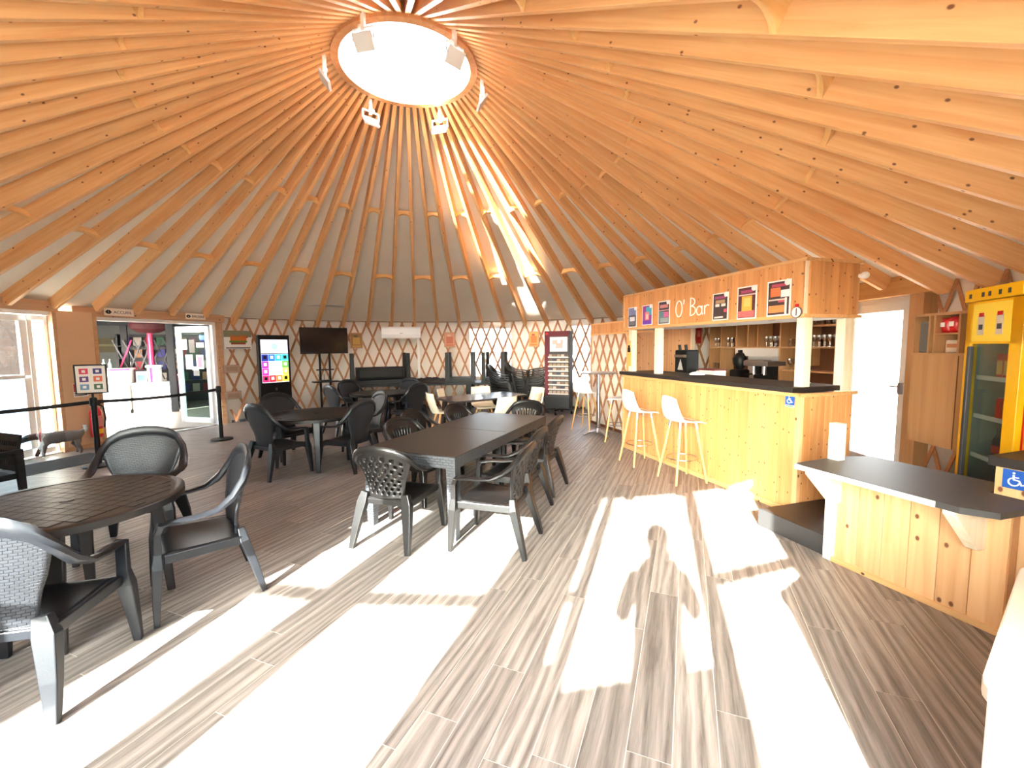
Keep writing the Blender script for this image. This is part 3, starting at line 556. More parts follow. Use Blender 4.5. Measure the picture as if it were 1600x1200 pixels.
# ================================================================ FURNITURE
# ---- moulded resin armchair (two backs: woven-look solid, pierced)
def make_chair(kind):
    t = thing('armchair', 'resin armchair', 'chair')
    body = {'woven': RESIN, 'pierced': RESINB, 'slotted': RESINB}[kind]; bkm = RATTANBACK if kind == 'woven' else body
    # seat: dished pan with rolled front
    def seat(u, v):
        x = (u - .5) * 2; w = .225 + .02 * v; y = -.20 + v * .47
        z = .415 + .015 * v - .022 * (1 - x * x) * math.sin(PI * min(1, v * 1.05)) - (.05 * max(0, (v - .88) / .12) ** 2)
        return (x * w, y, z)
    MB().grid(seat, 14, 16).build('seat', body, t, smooth=True, solid=.014)
    m = MB()
    for s in (-1, 1): m.sweep([(s * .225, -.2, .395), (s * .245, .24, .40)], (.012, .03))
    m.sweep([(-.24, .255, .375), (.24, .255, .375)], (.012, .028)); m.sweep([(-.2, -.2, .39), (.2, -.2, .39)], (.012, .025)); m.build('seat_rail', body, t, bevel=.006)
    # arched back panel springing from the seat and filling the rim
    half = [(.262, .235, .625), (.275, .15, .64), (.283, .04, .642), (.285, -.06, .655), (.278, -.15, .69), (.258, -.22, .738), (.215, -.262, .782), (.15, -.285, .806), (.075, -.297, .817), (0, -.30, .82)]
    arch = [Vector(q) for q in half[:4:-1]]
    def back(u, v):
        x = (u - .5) * 2; s_ = abs(x); q = s_ * (len(arch) - 1); i_ = min(int(q), len(arch) - 2); tp = arch[i_].lerp(arch[i_ + 1], q - i_)
        bt = Vector((s_ * .16, -.205 + .03 * s_ * s_, .42)); p = bt.lerp(tp, v); p.y += .03 * math.sin(PI * v) * (1 - .4 * s_); w_ = p.x - .025 * math.sin(PI * v) * s_
        return (w_ if x >= 0 else -w_, p.y, p.z)
    if kind == 'woven': hole = None; nu, nv = 20, 16
    elif kind == 'pierced':
        nu, nv = 33, 30
        def hole(i, j):
            if j < 3 or j > 26 or i < 3 or i > 29: return False
            r_ = (j - 3) // 3; k = (j - 3) % 3; return k < 2 and ((i - 3 + (2 if r_ % 2 else 0)) % 5) in (1, 2)
    else:
        nu, nv = 34, 24
        def hole(i, j):
            if j < 9 or j > 20 or i < 5 or i > 28: return False
            k = (j - 9) % 6; return k < 4 and ((i - 5 + (1 if (j - 9) // 6 else 0)) % 3) == 0
    MB().grid(back, nu, nv, hole).build('backrest', bkm, t, smooth=True, solid=.013)
    # rim running from one arm over the back to the other arm
    sz = [(.03, .014), (.033, .014), (.034, .014), (.032, .015), (.028, .018), (.025, .021), (.022, .024), (.02, .026), (.02, .026), (.02, .026)]
    pts = half + [(-x, y, z) for x, y, z in half[-2::-1]]
    MB().sweep(pts, sz + sz[-2::-1], (0, .0, 1), 8).build('arm_rim', body, t, smooth=True)
    for s in (-1, 1):
        # front leg climbs up to the arm; rear leg splays back
        MB().sweep([(s * .262, .24, .632), (s * .256, .262, .58), (s * .252, .268, .45), (s * .256, .275, .36), (s * .268, .292, .15), (s * .275, .30, 0)], [(.03, .018), (.024, .018), (.024, .022), (.034, .03), (.024, .022), (.018, .016)], (0, 1, 0)).build('leg', body, t, bevel=.005)
        MB().sweep([(s * .185, -.20, .47), (s * .205, -.215, .38), (s * .235, -.27, .18), (s * .255, -.315, 0)], [(.03, .022), (.042, .03), (.032, .024), (.02, .017)], (0, 1, 0)).build('leg', body, t, bevel=.005)
    fx, fy, fz = (1.1, .92, 1.8) if kind == 'woven' else (1.0, 1.0, 1.25)
    for c in t.children:
        for q in c.data.vertices: z = q.co.z; q.co = (q.co.x * fx, q.co.y * fy, z * .95 if z < .66 else .627 + (z - .66) * fz)
    return t
CH = {k: make_chair(k) for k in ('woven', 'pierced', 'slotted')}; USED = {k: False for k in CH}
def chair(kind, x, y, face, label, group=None, z=0.0, tilt=0.0):
    o = CH[kind] if not USED[kind] else copy_tree(CH[kind]); USED[kind] = True
    o.location = (x, y, z); o.rotation_euler = (tilt, 0, -rad(face)); o['label'] = label
    if group: o['group'] = group
    elif 'group' in o: del o['group']
    return o
# front left round table (only its right part is in the picture)
def round_table(x, y, r, label, rz=0.0, z=.72, pattern=True, mat=None):
    t = thing('round_table', label, 'table', (x, y, 0), rz); mt = mat or TOPRESIN
    MB().lathe([(.001, z - .022), (r - .03, z - .022), (r - .012, z - .045), (r, z - .045), (r, z - .006), (r - .008, z), (r - .05, z), (r - .053, z - .004), (.001, z - .004)], 56, cap=False).build('table_top', mt, t, smooth=True)
    if pattern:
        m = MB(); c = .078
        for i in range(-9, 10):
            for j in range(-9, 10):
                cx, cy = i * c, j * c; q = c / 2 - .0028
                if max(math.hypot(cx + a * q, cy + b * q) for a in (-1, 1) for b in (-1, 1)) < r - .056: m.bx(cx - q, cx + q, cy - q, cy + q, z - .0045, z)
        m.build('relief_tiles', mt, t, bevel=0)
    MB().lathe([(.001, z - .002), (.035, z - .002), (.035, z + .004), (.028, z + .006), (.001, z + .006)], 16, cap=False).build('parasol_plug', mt, t)
    MB().lathe([(r * .80, z - .05), (r * .83, z - .05), (r * .83, z - .02), (r * .80, z - .02)], 40, cap=False).build('apron', mt, t)
    for k in range(4):
        a = rad(45 + 90 * k); c_, s_ = math.cos(a), math.sin(a)
        MB().sweep([(c_ * r * .70, s_ * r * .70, z - .03), (c_ * r * .76, s_ * r * .76, z * .5), (c_ * r * .80, s_ * r * .80, 0)], [(.045, .035), (.036, .03), (.026, .022)], (c_, s_, 0)).build('leg', mt, t, bevel=.008)
    return t
round_table(-1.41, -3.22, .57, 'dark round resin table with square relief tiles, front left', rad(-8))
chair('woven', -1.06, -3.80, 347, 'grey woven-back armchair nearest the camera at the lower left edge')
chair('woven', -.80, -2.95, 229, 'grey woven-back armchair right of the front round table, seen from its side')
chair('woven', -1.84, -2.26, 157, 'grey woven-back armchair behind the front round table, facing the camera')
def lounge(x, y, face, label):
    t = thing('lounge_chair', label, 'chair', (x, y, 0), -rad(face)); mt = BLACK
    def hole(i, j): return 2 <= i <= 25 and ((j - 2) % 4) < 2 and 2 <= j <= 12 and (i % 2 == 0)
    MB().grid(lambda u, v: ((u - .5) * .58, -.28 - .06 * v, .42 + .36 * v), 28, 15, hole).build('backrest', mt, t, solid=.02)
    MB().bx(-.29, .29, -.28, .30, .34, .40).build('seat', mt, t, bevel=.01)
    for s in (-1, 1):
        MB().bar((s * .31, -.30, .62), (s * .31, .32, .62), .06, .035).build('armrest', mt, t, bevel=.006)
        MB().sweep([(s * .31, .29, .62), (s * .31, .31, 0)], [(.03, .03), (.022, .022)], (0, 1, 0)).build('leg', mt, t); MB().sweep([(s * .30, -.30, .64), (s * .31, -.31, 0)], [(.03, .03), (.022, .022)], (0, 1, 0)).build('leg', mt, t)
lounge(-4.08, -1.66, 200, 'black open-weave armchair cut by the left edge of the picture')
# middle round table
round_table(-1.47, .25, .64, 'dark round table in the middle left with four chairs', rad(-20), mat=RESINB)
chair('woven', -1.78, -.22, 30, 'dark armchair at the left front of the middle round table, back to the camera')
chair('woven', -2.12, .72, 118, 'dark armchair at the middle round table, just in front of the lit information screen')
chair('woven', -.93, .06, 288, 'dark armchair right of the middle round table')
chair('woven', -.98, .86, 232, 'dark armchair behind the middle round table on the right')
# far round table in the shade
round_table(-1.38, 3.05, .62, 'dark round table in the shade near the back wall', rad(10), mat=RESINB)
chair('woven', -1.95, 2.45, 42, 'black armchair at the left front of the far round table')
chair('woven', -2.05, 3.45, 118, 'black armchair at the far left of the far round table')
chair('woven', -.72, 2.62, 300, 'black armchair right of the far round table')
chair('woven', -1.1, 3.75, 205, 'black armchair behind the far round table')
# ---- long table with woven-look skirt
def long_table(x, y, az, w, L, z, label):
    t = thing('long_table', label, 'table', (x, y, 0), -rad(az))
    MB().bx(-w / 2, w / 2, -L / 2, L / 2, z - .03, z).build('table_top', TOPRESIN, t, bevel=.006)
    MB().bx(-w / 2 + .05, w / 2 - .05, -.008, .008, z, z + .0015).build('joint_strip', TOPRESIN, t)
    for (a, b, c, d) in ((-w / 2, w / 2, -L / 2, -L / 2 + .03), (-w / 2, w / 2, L / 2 - .03, L / 2), (-w / 2, -w / 2 + .03, -L / 2 + .03, L / 2 - .03), (w / 2 - .03, w / 2, -L / 2 + .03, L / 2 - .03)):
        MB().bx(a - .002, b + .002, c - .002, d + .002, z - .105, z - .004).build('skirt', RATTAN, t, bevel=.004)
    for sx in (-1, 1):
        for sy in (-1, 1): MB().sweep([(sx * (w / 2 - .045), sy * (L / 2 - .045), z - .1), (sx * (w / 2 - .045), sy * (L / 2 - .045), 0)], [(.045, .045), (.034, .034)], (0, 1, 0)).build('leg', RATTAN, t, bevel=.004)
    return t
TA = 23.5; TC = Vector((.83, -1.06, 0)); tu = Vector((math.sin(rad(TA)), math.cos(rad(TA)), 0)); tv = Vector((math.cos(rad(TA)), -math.sin(rad(TA)), 0))
long_table(TC.x, TC.y, TA, .96, 2.28, .725, 'long dark rectangular table with woven-look skirt in the middle of the room')
def tch(kind, u, v, face, label, group=None): p = TC + tu * u + tv * v; return chair(kind, p.x, p.y, TA + face, label, group)
tch('pierced', -1.2, -.05, -7, 'pierced-back armchair at the near end of the long table, back to the camera')
tch('pierced', -.98, .78, -95.5, 'pierced-back armchair in full sun at the near right corner of the long table')
tch('pierced', -.28, .64, -92, 'second pierced-back armchair along the right side of the long table')
tch('pierced', .45, .58, -90, 'third pierced-back armchair along the right side of the long table, farthest from the camera')
tch('slotted', -.28, -.5, 95, 'slotted armchair on the left side of the long table, nearest the camera')
tch('slotted', .30, -.74, 88, 'slotted armchair second along the left side of the long table, pulled out')
tch('slotted', .95, -.52, 95, 'slotted armchair on the left side of the long table, farthest from the camera')
tch('slotted', 1.40, .02, 182, 'brown-black slotted armchair at the far end of the long table')
# ---- second table with cream shell chairs
def boat_table():
    t = thing('boat_table', 'dark boat-shaped table with cream chairs near the window', 'table', (.74, 2.12, 0), -rad(51)); z = .73; n = 10; poly = []
    for k in range(n + 1): s = -1 + 2 * k / n; poly.append((.43 - .05 * s * s, s * .78))
    for k in range(n + 1): s = 1 - 2 * k / n; poly.append((-.43 + .05 * s * s, s * .78))
    MB().prism(poly, z - .035, z).build('table_top', plain('glossy_dark_top', srgb(54, 50, 50), .2), t, bevel=.008)
    MB().lathe([(.001, z), (.03, z), (.03, z + .004), (.001, z + .004)], 14, cap=False).build('parasol_plug', BLACK, t)
    for sx in (-1, 1):
        for sy in (-1, 1): MB().sweep([(sx * .30, sy * .6, z - .03), (sx * .33, sy * .66, 0)], [(.05, .03), (.035, .022)], (0, 1, 0)).build('leg', RESINB, t, bevel=.006)
    MB().bx(-.28, .28, -.6, -.57, z - .09, z - .03).bx(-.28, .28, .57, .6, z - .09, z - .03).build('apron', RESINB, t)
boat_table()
def shell_chair():
    t = thing('shell_chair', 'cream shell chair', 'chair')
    def sh(u, v):
        x = (u - .5) * 2
        if v < .5:
            q = v / .5; y = .24 - .40 * q; w = .20 + .03 * q; return (x * w, y, .455 - .015 * math.sin(PI * q) + .035 * x * x * q - .03 * max(0, .12 - q) / .12)
        q = (v - .5) / .5; w = .23 - .035 * q; return (x * w, -.16 - .06 * math.sin(q * PI / 2) - .05 * q + .05 * x * x, .455 + .365 * q ** 1.15 + .03 * x * x * (1 - q))
    MB().grid(sh, 10, 22).build('shell', CREAM, t, smooth=True, solid=.014)
    MB().lathe([(.19, 0), (.19, .025)], 20, c=(0, .03, .465)).build('seat_cushion', CREAM, t, smooth=True, bevel=.01)
    for sx in (-1, 1):
        for sy in (-1, 1): MB().tube([(sx * .10, .03 + sy * .09, .44), (sx * .22, .03 + sy * .22, 0)], [.02, .012], 10).build('leg', LEGWOOD, t, smooth=True)
    MB().bar((-.1, .03, .43), (.1, .03, .43), .05, .02).build('mount', BLACK, t)
    return t
sc0 = shell_chair()
sp = [(.02, 1.98, 62, 'cream shell chair at the left end of the boat-shaped table, nearer of two'), (.12, 2.56, 98, 'cream shell chair at the left end of the boat-shaped table, farther of two'), (.72, 2.86, 160, 'cream shell chair behind the boat-shaped table below the window'),
      (1.08, 1.36, 322, 'cream shell chair in front of the boat-shaped table, back to the camera'), (1.52, 1.72, 300, 'cream shell chair at the right front of the boat-shaped table'), (1.62, 2.62, 235, 'cream shell chair at the right rear of the boat-shaped table')]
for k, (x, y, fc_, lb) in enumerate(sp): place(sc0 if k == 0 else copy_tree(sc0), (x, y, 0), -rad(fc_), lb)
# ---- bar stools
def stool():
    t = thing('bar_stool', 'bar stool', 'stool')
    def sh(u, v):
        x = (u - .5) * 2
        if v < .48:
            q = v / .48; return (x * (.19 + .02 * q), .20 - .32 * q, .735 - .02 * math.sin(PI * q) + .04 * x * x * q - .02 * max(0, .15 - q) / .15)
        q = (v - .48) / .52; w = .21 - .065 * q * q; return (x * w, -.12 - .07 * math.sin(q * PI / 2) - .015 * q + .045 * x * x, .735 + .30 * q ** 1.2 - .03 * q * x * x)
    MB().grid(sh, 12, 24).build('shell', STOOLW, t, smooth=True, solid=.013)
    MB().box((0, .03, .725), (.2, .2, .012)).build('seat_plate', STEEL, t)
    for sx in (-1, 1):
        for sy in (-1, 1):
            a = Vector((sx * .10, .03 + sy * .10, .72)); b_ = Vector((sx * .20, .03 + sy * .20, 0))
            lg = MB().tube([a.lerp(b_, .10), b_], [.017, .012], 10).build('leg', LEGWOOD, t, smooth=True); MB().tube([a, a.lerp(b_, .11)], [.018, .0185], 10).build('ferrule', STEEL, lg, smooth=True)
    pts = [(.178 * math.cos(rad(k * 15)), .03 + .178 * math.sin(rad(k * 15)), .28) for k in range(25)]
    MB().tube(pts, .007, 6).build('foot_ring', CHROME, t, smooth=True)
    return t
s0 = stool()
for k, (x, y, fc_, lb) in enumerate([(3.30, -.66, 78, 'white shell bar stool at the bar counter, nearest the camera'), (3.02, .12, 76, 'white shell bar stool at the bar counter, second from the camera'), (3.13, 1.58, 285, 'white shell bar stool half hidden behind the left end of the bar'), (2.70, 2.55, 40, 'white shell bar stool left of the steel high table')]):
    place(s0 if k == 0 else copy_tree(s0), (x, y, 0), -rad(fc_), lb)
t = thing('high_table', 'round steel-pole high table between the bar stools', 'table', (2.87, 2.10, 0))
MB().lathe([(.001, 1.125), (.315, 1.125), (.32, 1.135), (.315, 1.15), (.001, 1.15)], 36, cap=False).build('table_top', STEEL, t, smooth=True)
MB().cyl((0, 0, .05), (0, 0, 1.13), .035, 18).build('pole', CHROME, t, smooth=True); MB().lathe([(.08, .05), (.06, .09), (.036, .12)], 18).build('hub', STEEL, t, smooth=True)
for k in range(4):
    a = rad(20 + 90 * k); MB().sweep([(.04 * math.cos(a), .04 * math.sin(a), .07), (.2 * math.cos(a), .2 * math.sin(a), .055), (.31 * math.cos(a), .31 * math.sin(a), .012)], [(.04, .016), (.035, .012), (.028, .01)]).build('foot', STEEL, t, bevel=.005)
# ---- tables stored upside down along the back wall, chair stacks
def stored_table(x, y, az, L, label, h0, legs=True):
    t = thing('stored_table', label, 'table', (x, y, 0), -rad(az))
    MB().bx(-L / 2, L / 2, -.4, .4, h0 - .035, h0).build('table_top', BLACK, t, bevel=.006); MB().bx(-L / 2 + .05, L / 2 - .05, -.36, .36, h0, h0 + .075).build('apron', BLACK, t)
    for sx in (-1, 1):
        for sy in (-1, 1): MB().sweep([(sx * (L / 2 - .06), sy * .34, h0), (sx * (L / 2 - .06), sy * .34, h0 + .72)], [(.05, .05), (.04, .04)], (0, 1, 0)).build('leg', BLACK, t, bevel=.004)
    return t
def carrier_table(x, y, az, L, label):
    t = thing('storage_table', label, 'table', (x, y, 0), -rad(az)); z = .74
    MB().bx(-L / 2, L / 2, -.42, .42, z - .05, z).build('table_top', BLACK, t, bevel=.006)
    for sx in (-1, 1):
        for sy in (-1, 1): MB().sweep([(sx * (L / 2 - .06), sy * .36, z - .05), (sx * (L / 2 - .06), sy * .36, 0)], [(.045, .045), (.036, .036)], (0, 1, 0)).build('leg', BLACK, t, bevel=.004)
carrier_table(-2.0, 5.02, -21.5, 1.5, 'black table along the back wall carrying a dark padded bundle'); carrier_table(-.45, 5.32, -5, 1.4, 'black table along the back wall carrying a heap of dark covers'); carrier_table(.55, 5.38, 4, .8, 'short black table below the film window')
stored_table(-2.0, 5.02, -21.5, 1.42, 'black table stored upside down under the air conditioner, legs up', .775)
stored_table(-.02, 5.36, -2, .75, 'black table stored upside down left of the film window, legs up', .775)
stored_table(.86, 5.3, 6, .6, 'small black table stored upside down in front of the film window, legs up', .775)
t = thing('padded_bundle', 'rounded dark padded bundle on the stored table below the air conditioner', 'bundle', (-1.98, 4.98, .852), -rad(-21.5))
MB().bx(-.56, .56, -.26, .26, 0, .3).build('pad', MATTBLACK, t, bevel=.07); MB().bx(-.58, .58, -.02, .02, .0, .305).build('strap', BLACK, t)
cv = tag(MB().grid(lambda u, v: ((u - .5) * .95, (v - .5) * .6, .005 + .12 * math.sin(PI * u) ** .5 * math.sin(PI * v) ** .6 * (.75 + .35 * math.sin(23 * u + 9 * v) * math.cos(17 * v - 6 * u))), 40, 20).build('cover_heap', plain('charcoal_cover', srgb(46, 42, 42), .8, var=.3), None, smooth=True, solid=.01, loc=(-.78, 5.24, .745), rot=(0, 0, rad(5))), 'crumpled heap of dark covers on a storage table', 'cover')
def chair_stack(x, y, face, n, where, group):
    for k in range(n): chair('slotted', x - k * .012 * math.sin(rad(face)), y - k * .012 * math.cos(rad(face)), face, ('lowest' if k == 0 else 'topmost' if k == n - 1 else '%s from the floor' % ['', 'second', 'third', 'fourth', 'fifth', 'sixth', 'seventh', 'eighth'][k]) + ' black armchair in the stack ' + where, group, z=k * .058)
chair_stack(1.08, 4.82, 100, 7, 'below the film window', 'stacked armchairs in front of the film window')
chair_stack(1.46, 5.34, 105, 8, 'behind the stack below the film window', 'stacked armchairs behind the front stack')
chair_stack(1.93, 5.02, 285, 9, 'beside the postcard rack', 'stacked armchairs beside the postcard rack')
# ---- postcard rack on castors
RK = thing('postcard_rack', 'tall dark revolving rack of cards with a map poster on top', 'rack', (2.42, 4.62, 0), -rad(22))
DKRED = flat('wine_red', 96, 24, 36); RKG = flat('rack_grey', 66, 66, 68)
MB().bx(-.30, .30, -.16, .16, .14, 1.98).build('body', RKG, RK, bevel=.01)
MB().bx(-.305, -.19, -.17, -.158, .45, 1.98).bx(-.305, .30, -.17, -.158, 1.86, 1.98).build('red_panel', DKRED, RK)
MB().bx(-.31, -.30, -.15, .15, .3, 1.9).build('side_panel', DKRED, RK)
MB().bx(-.17, .25, -.18, -.162, 1.5, 1.84).build('map_poster', PAPER, RK)
mp_ = MB()
for (a, b_, w, h_) in ((-.05, 1.72, .12, .1), (.06, 1.64, .16, .12), (.12, 1.73, .06, .09), (.0, 1.6, .07, .05)): mp_.bx(a - w / 2, a + w / 2, -.182, -.1805, b_ - h_ / 2, b_ + h_ / 2)
mp_.build('map_print', flat('map_rose', 214, 176, 170), RK)
MB().lathe([(.001, 0), (.035, 0), (.035, .004), (.001, .004)], 12, cap=False).build('red_dot', RED, RK, loc=(-.25, -.171, 1.92), rot=(PI / 2, 0, 0))
cc = [(176, 150, 130), (120, 96, 80), (150, 130, 104), (196, 176, 160), (98, 84, 76), (60, 60, 80)]
for r_ in range(9):
    z = .50 + r_ * .108
    sh = MB().bx(-.20, .29, -.24, -.16, z - .012, z).bx(-.20, .29, -.243, -.237, z - .012, z + .022).build('card_shelf', flat('shelf_white', 206, 200, 196), RK)
    for q in range(5):
        c = cc[(r_ * 2 + q * (1 if r_ % 3 else 0) + r_ // 3) % 6]
        MB().bx(-.038, .038, -.008, .008, 0, .07).build('card_pack', flat('card_%d_%d_%d' % c, *c), sh, loc=(-.15 + q * .098, -.205, z), rot=(rad(-12), 0, 0))
MB().bx(-.30, .30, -.19, -.16, .16, .42).build('drawer_front', flat('rack_dark', 42, 46, 48), RK, bevel=.006)
MB().bx(-.34, .34, -.03, .03, .095, .14).bx(-.03, .03, -.3, .3, .095, .14).build('base_cross', BLACK, RK)
for (x, y) in ((-.32, 0), (.32, 0), (0, -.28), (0, .28)):
    cs = MB().cyl((x - .02, y, .045), (x + .02, y, .045), .045, 16).build('castor', BLACK, RK, smooth=True); MB().bx(x - .03, x + .03, y - .015, y + .015, .05, .1).build('fork', STEEL, cs)
for k in range(7): MB().cyl((-.325, -.12, .6 + k * .14), (-.30, -.12, .6 + k * .14), .02, 10).build('side_knob', STEEL, RK)
# ---- information screen
KI = thing('information_kiosk', 'tall black information kiosk with a lit colourful touch screen', 'kiosk', (-4.02, 3.92, 0), -rad(-44) + rad(8))
MB().bx(-.335, .335, -.05, .06, .08, 1.93).build('housing', BLACK, KI, bevel=.012); MB().bx(-.36, .36, -.2, .2, 0, .08).build('foot', BLACK, KI, bevel=.01)
def lit(name, r, g, b, e): return MATS.get(name) or plain(name, srgb(r, g, b), .3, emit=e)
KE = 0.17
scr = MB().bx(-.285, .285, -.056, -.05, .88, 1.83).build('screen', lit('screen_white', 235, 240, 255, KE), KI)
MB().bx(-.285, .285, -.057, -.0555, 1.515, 1.53).build('divider', BLACK, scr)
tiles = {(0, 3): (40, 50, 160), (1, 3): (30, 120, 220), (2, 3): (40, 190, 240), (3, 3): (60, 200, 220), (0, 2): (170, 40, 180), (3, 2): (110, 190, 70), (0, 1): (220, 50, 170), (3, 1): (220, 220, 80), (0, 0): (230, 40, 110), (1, 0): (220, 30, 50), (2, 0): (240, 140, 40), (3, 0): (240, 220, 60)}
for (i, j), c in tiles.items():
    x = -.285 + i * .1425; z = .89 + j * .155
    q = MB().bx(x + .003, x + .1395, -.0585, -.0555, z + .003, z + .152).build('screen_tile', lit('tile_%d%d' % (i, j), *c, KE * .9), scr)
    MB().bx(x + .04, x + .105, -.0592, -.0584, z + .05, z + .12).build('tile_icon', lit('tile_icon_white', 240, 240, 240, KE * .8) if (i + j) % 3 else MATTBLACK, scr)
MB().lathe([(.001, 0), (.07, 0), (.07, .002), (.001, .002)], 20, cap=False).build('screen_emblem', lit('emblem_pale', 176, 226, 224, KE * .8), scr, loc=(0, -.0565, 1.68), rot=(PI / 2, 0, 0))
MB().bx(-.02, .02, -.054, -.05, .70, .76).build('card_reader', DKGREY, KI); MB().bx(-.25, -.235, -.053, -.05, .60, .615).build('status_light', lit('led_white', 255, 255, 255, .3), KI)
# ---- television on a stand
TV = thing('television_stand', 'large black television on a thin two-pole stand', 'television', (-3.18, 4.62, 0), -rad(-34))
MB().bx(-.53, .53, -.03, .03, 1.50, 2.12).build('screen_panel', BLACK, TV, bevel=.006); MB().bx(-.515, .515, -.034, -.029, 1.52, 2.105).build('screen', plain('black_glass', srgb(10, 10, 16), .08), TV)
for x in (-.11, .11): MB().cyl((x, .05, .02), (x, .05, 1.6), .025, 12).build('pole', MATTBLACK, TV)
MB().bx(-.3, .3, -.18, .14, .82, .84).build('shelf', MATTBLACK, TV); MB().bx(-.36, .36, -.26, .26, 0, .03).build('base', MATTBLACK, TV, bevel=.006); MB().bx(-.2, .2, .03, .05, 1.1, 1.13).build('cross_bar', MATTBLACK, TV)
rt_ = thing('wifi_router', 'small black router with three aerials on the television stand shelf', 'router', (-3.2, 4.60, .84), -rad(-34))
MB().bx(-.11, .11, -.07, .07, 0, .03).build('case', BLACK, rt_, bevel=.006)
for x in (-.09, 0, .09): MB().cyl((x, .06, .02), (x * 1.5, .08, .17), .006, 6).build('aerial', BLACK, rt_)
# ---- air conditioner, duct, pictures
AC = thing('air_conditioner', 'white wall air conditioner above the stored tables', 'air conditioner', pol(5.97, -15.8, 2.02), -rad(-15.8))
m = MB(); m.prism([(-.13, -.15), (.10, -.15), (.10, .15), (-.13, .15), (-.16, .10), (-.16, -.05)], -.5, .5, Matrix(((0, 0, 1, 0), (1, 0, 0, 0), (0, 1, 0, 0), (0, 0, 0, 1)))); m.build('casing', PVC, AC, bevel=.015)
MB().bx(-.46, .46, -.155, -.12, -.152, -.13).build('louvre', flat('louvre', 214, 214, 212), AC); MB().bx(-.04, .04, -.163, -.16, -.03, -.015).build('badge', GREY, AC)
tag(MB().bx(-.035, .035, -.03, .03, 0, 1.76).build('cable_duct', WHITE, None, loc=pol(6.08, -11.6, .12), rot=(0, 0, -rad(-11.6)), bevel=.004), 'white vertical cable duct running down from the air conditioner', 'duct')
def wall_pic(az, z, w, h_, cols, label, r=6.1):
    t = thing('wall_picture', label, 'picture', pol(r, az, z), -rad(az))
    MB().bx(-w / 2, w / 2, -.012, .008, -h_ / 2, h_ / 2).build('frame', flat('pic_frame', 190, 150, 110), t); MB().bx(-w / 2 + .02, w / 2 - .02, -.014, -.012, -h_ / 2 + .02, h_ / 2 - .02).build('sheet', flat('pic_sheet_%d_%d_%d' % cols[0], *cols[0]), t)
    for k, (x0, x1, z0, z1) in enumerate(((-.3, .3, -.25, .2), (-.2, .1, .22, .34), (-.35, .35, -.42, -.32))): MB().bx(x0 * w, x1 * w, -.0155, -.014, z0 * h_, z1 * h_).build('print', flat('pic_print_%d_%d_%d' % cols[1 + k % 2], *cols[1 + k % 2]), t)
wall_pic(-26.4, 1.82, .30, .40, ((150, 110, 60), (196, 150, 70), (90, 70, 50)), 'small framed golden picture left of the air conditioner')
wall_pic(-3.7, 1.83, .30, .40, ((214, 150, 120), (196, 110, 80), (226, 190, 160)), 'small rose-coloured picture left of the film window')
wall_pic(18.0, 1.82, .28, .40, ((224, 160, 90), (214, 120, 60), (180, 80, 70)), 'small orange picture between the film window and the card rack')
t = thing('burger_poster', 'poster of a burger on the lattice beside the wide doorway', 'poster', pol(6.06, -51.2, 1.83), -rad(-51.2))
MB().bx(-.27, .27, -.01, 0, -.2, .2).build('sheet', PAPER, t)
for (x0, x1, z0, z1, c) in ((-.27, .27, .06, .2, (120, 120, 90)), (-.15, .17, -.02, .10, (206, 110, 40)), (-.17, .18, -.06, -.02, (90, 130, 50)), (-.14, .15, -.10, -.06, (150, 60, 40)), (-.24, .24, -.185, -.165, (40, 40, 40)), (.1, .2, .04, .1, (170, 40, 40))): MB().bx(x0, x1, -.0115, -.01, z0, z1).build('print', flat('bp_%d_%d_%d' % c, *c), t)
for k, z in enumerate((1.20, .62)):
    t = thing('cable_box', ['upper of two taped junction boxes beside the wide doorway', 'lower of two taped junction boxes beside the wide doorway'][k], 'box', pol(6.1, -52.6, z), -rad(-52.6))
    MB().bx(-.16, .16, -.04, .02, -.085, .085).build('case', flat('box_beige', 178, 150, 128), t, bevel=.01); MB().bx(-.11, .11, -.045, -.04, -.05, .05).build('lid', flat('box_lid', 160, 134, 112), t)
# ---- barrier posts with belts, notice frame
def barrier(x, y, label, h_=.96):
    t = thing('barrier_post', label, 'barrier post', (x, y, 0))
    MB().lathe([(.001, 0), (.175, 0), (.18, .012), (.17, .025), (.04, .045), (.001, .045)], 36, cap=False).build('base', BLACK, t, smooth=True); MB().cyl((0, 0, .03), (0, 0, h_ - .1), .033, 20).build('pole', BLACK, t, smooth=True); MB().lathe([(.001, h_ - .1), (.042, h_ - .1), (.042, h_), (.03, h_ + .015), (.001, h_ + .015)], 20, cap=False).build('belt_head', BLACK, t, smooth=True)
    return t
q1 = Vector((-4.55, .23, 0)); q2 = Vector((-3.96, 1.94, 0)); q0 = Vector((-5.6, -1.6, 0))
barrier(q1.x, q1.y, 'black barrier post carrying the notice frame'); barrier(q2.x, q2.y, 'black barrier post in front of the open glazed leaf'); barrier(q0.x, q0.y, 'black barrier post beyond the left edge')
def belt(a, b_, z0, z1, label, sag=.03):
    d = (b_ - a).normalized(); a = a + d * .045; b_ = b_ - d * .045; n = 10
    pts = [a.lerp(b_, k / n) + Vector((0, 0, z0 + (z1 - z0) * k / n - sag * math.sin(PI * k / n))) for k in range(n + 1)]
    tag(MB().sweep(pts, (.003, .024)).build('barrier_belt', MATTBLACK), label, 'belt')
belt(q1, q2, .91, .91, 'black webbing belt stretched across the wide doorway between two barrier posts'); belt(q0, q1, .91, .91, 'black webbing belt in front of the far left door')
t = thing('notice_frame', 'small black frame with six coloured pictograms on the barrier post', 'sign', (q1.x, q1.y, .975), rad(35))
MB().bx(-.012, .012, -.012, .012, 0, .06).build('stem', BLACK, t); MB().bx(-.17, .17, -.014, .014, .05, .46).build('frame', BLACK, t, bevel=.005); MB().bx(-.15, .15, -.018, -.0135, .07, .44).build('sheet', PAPER, t)
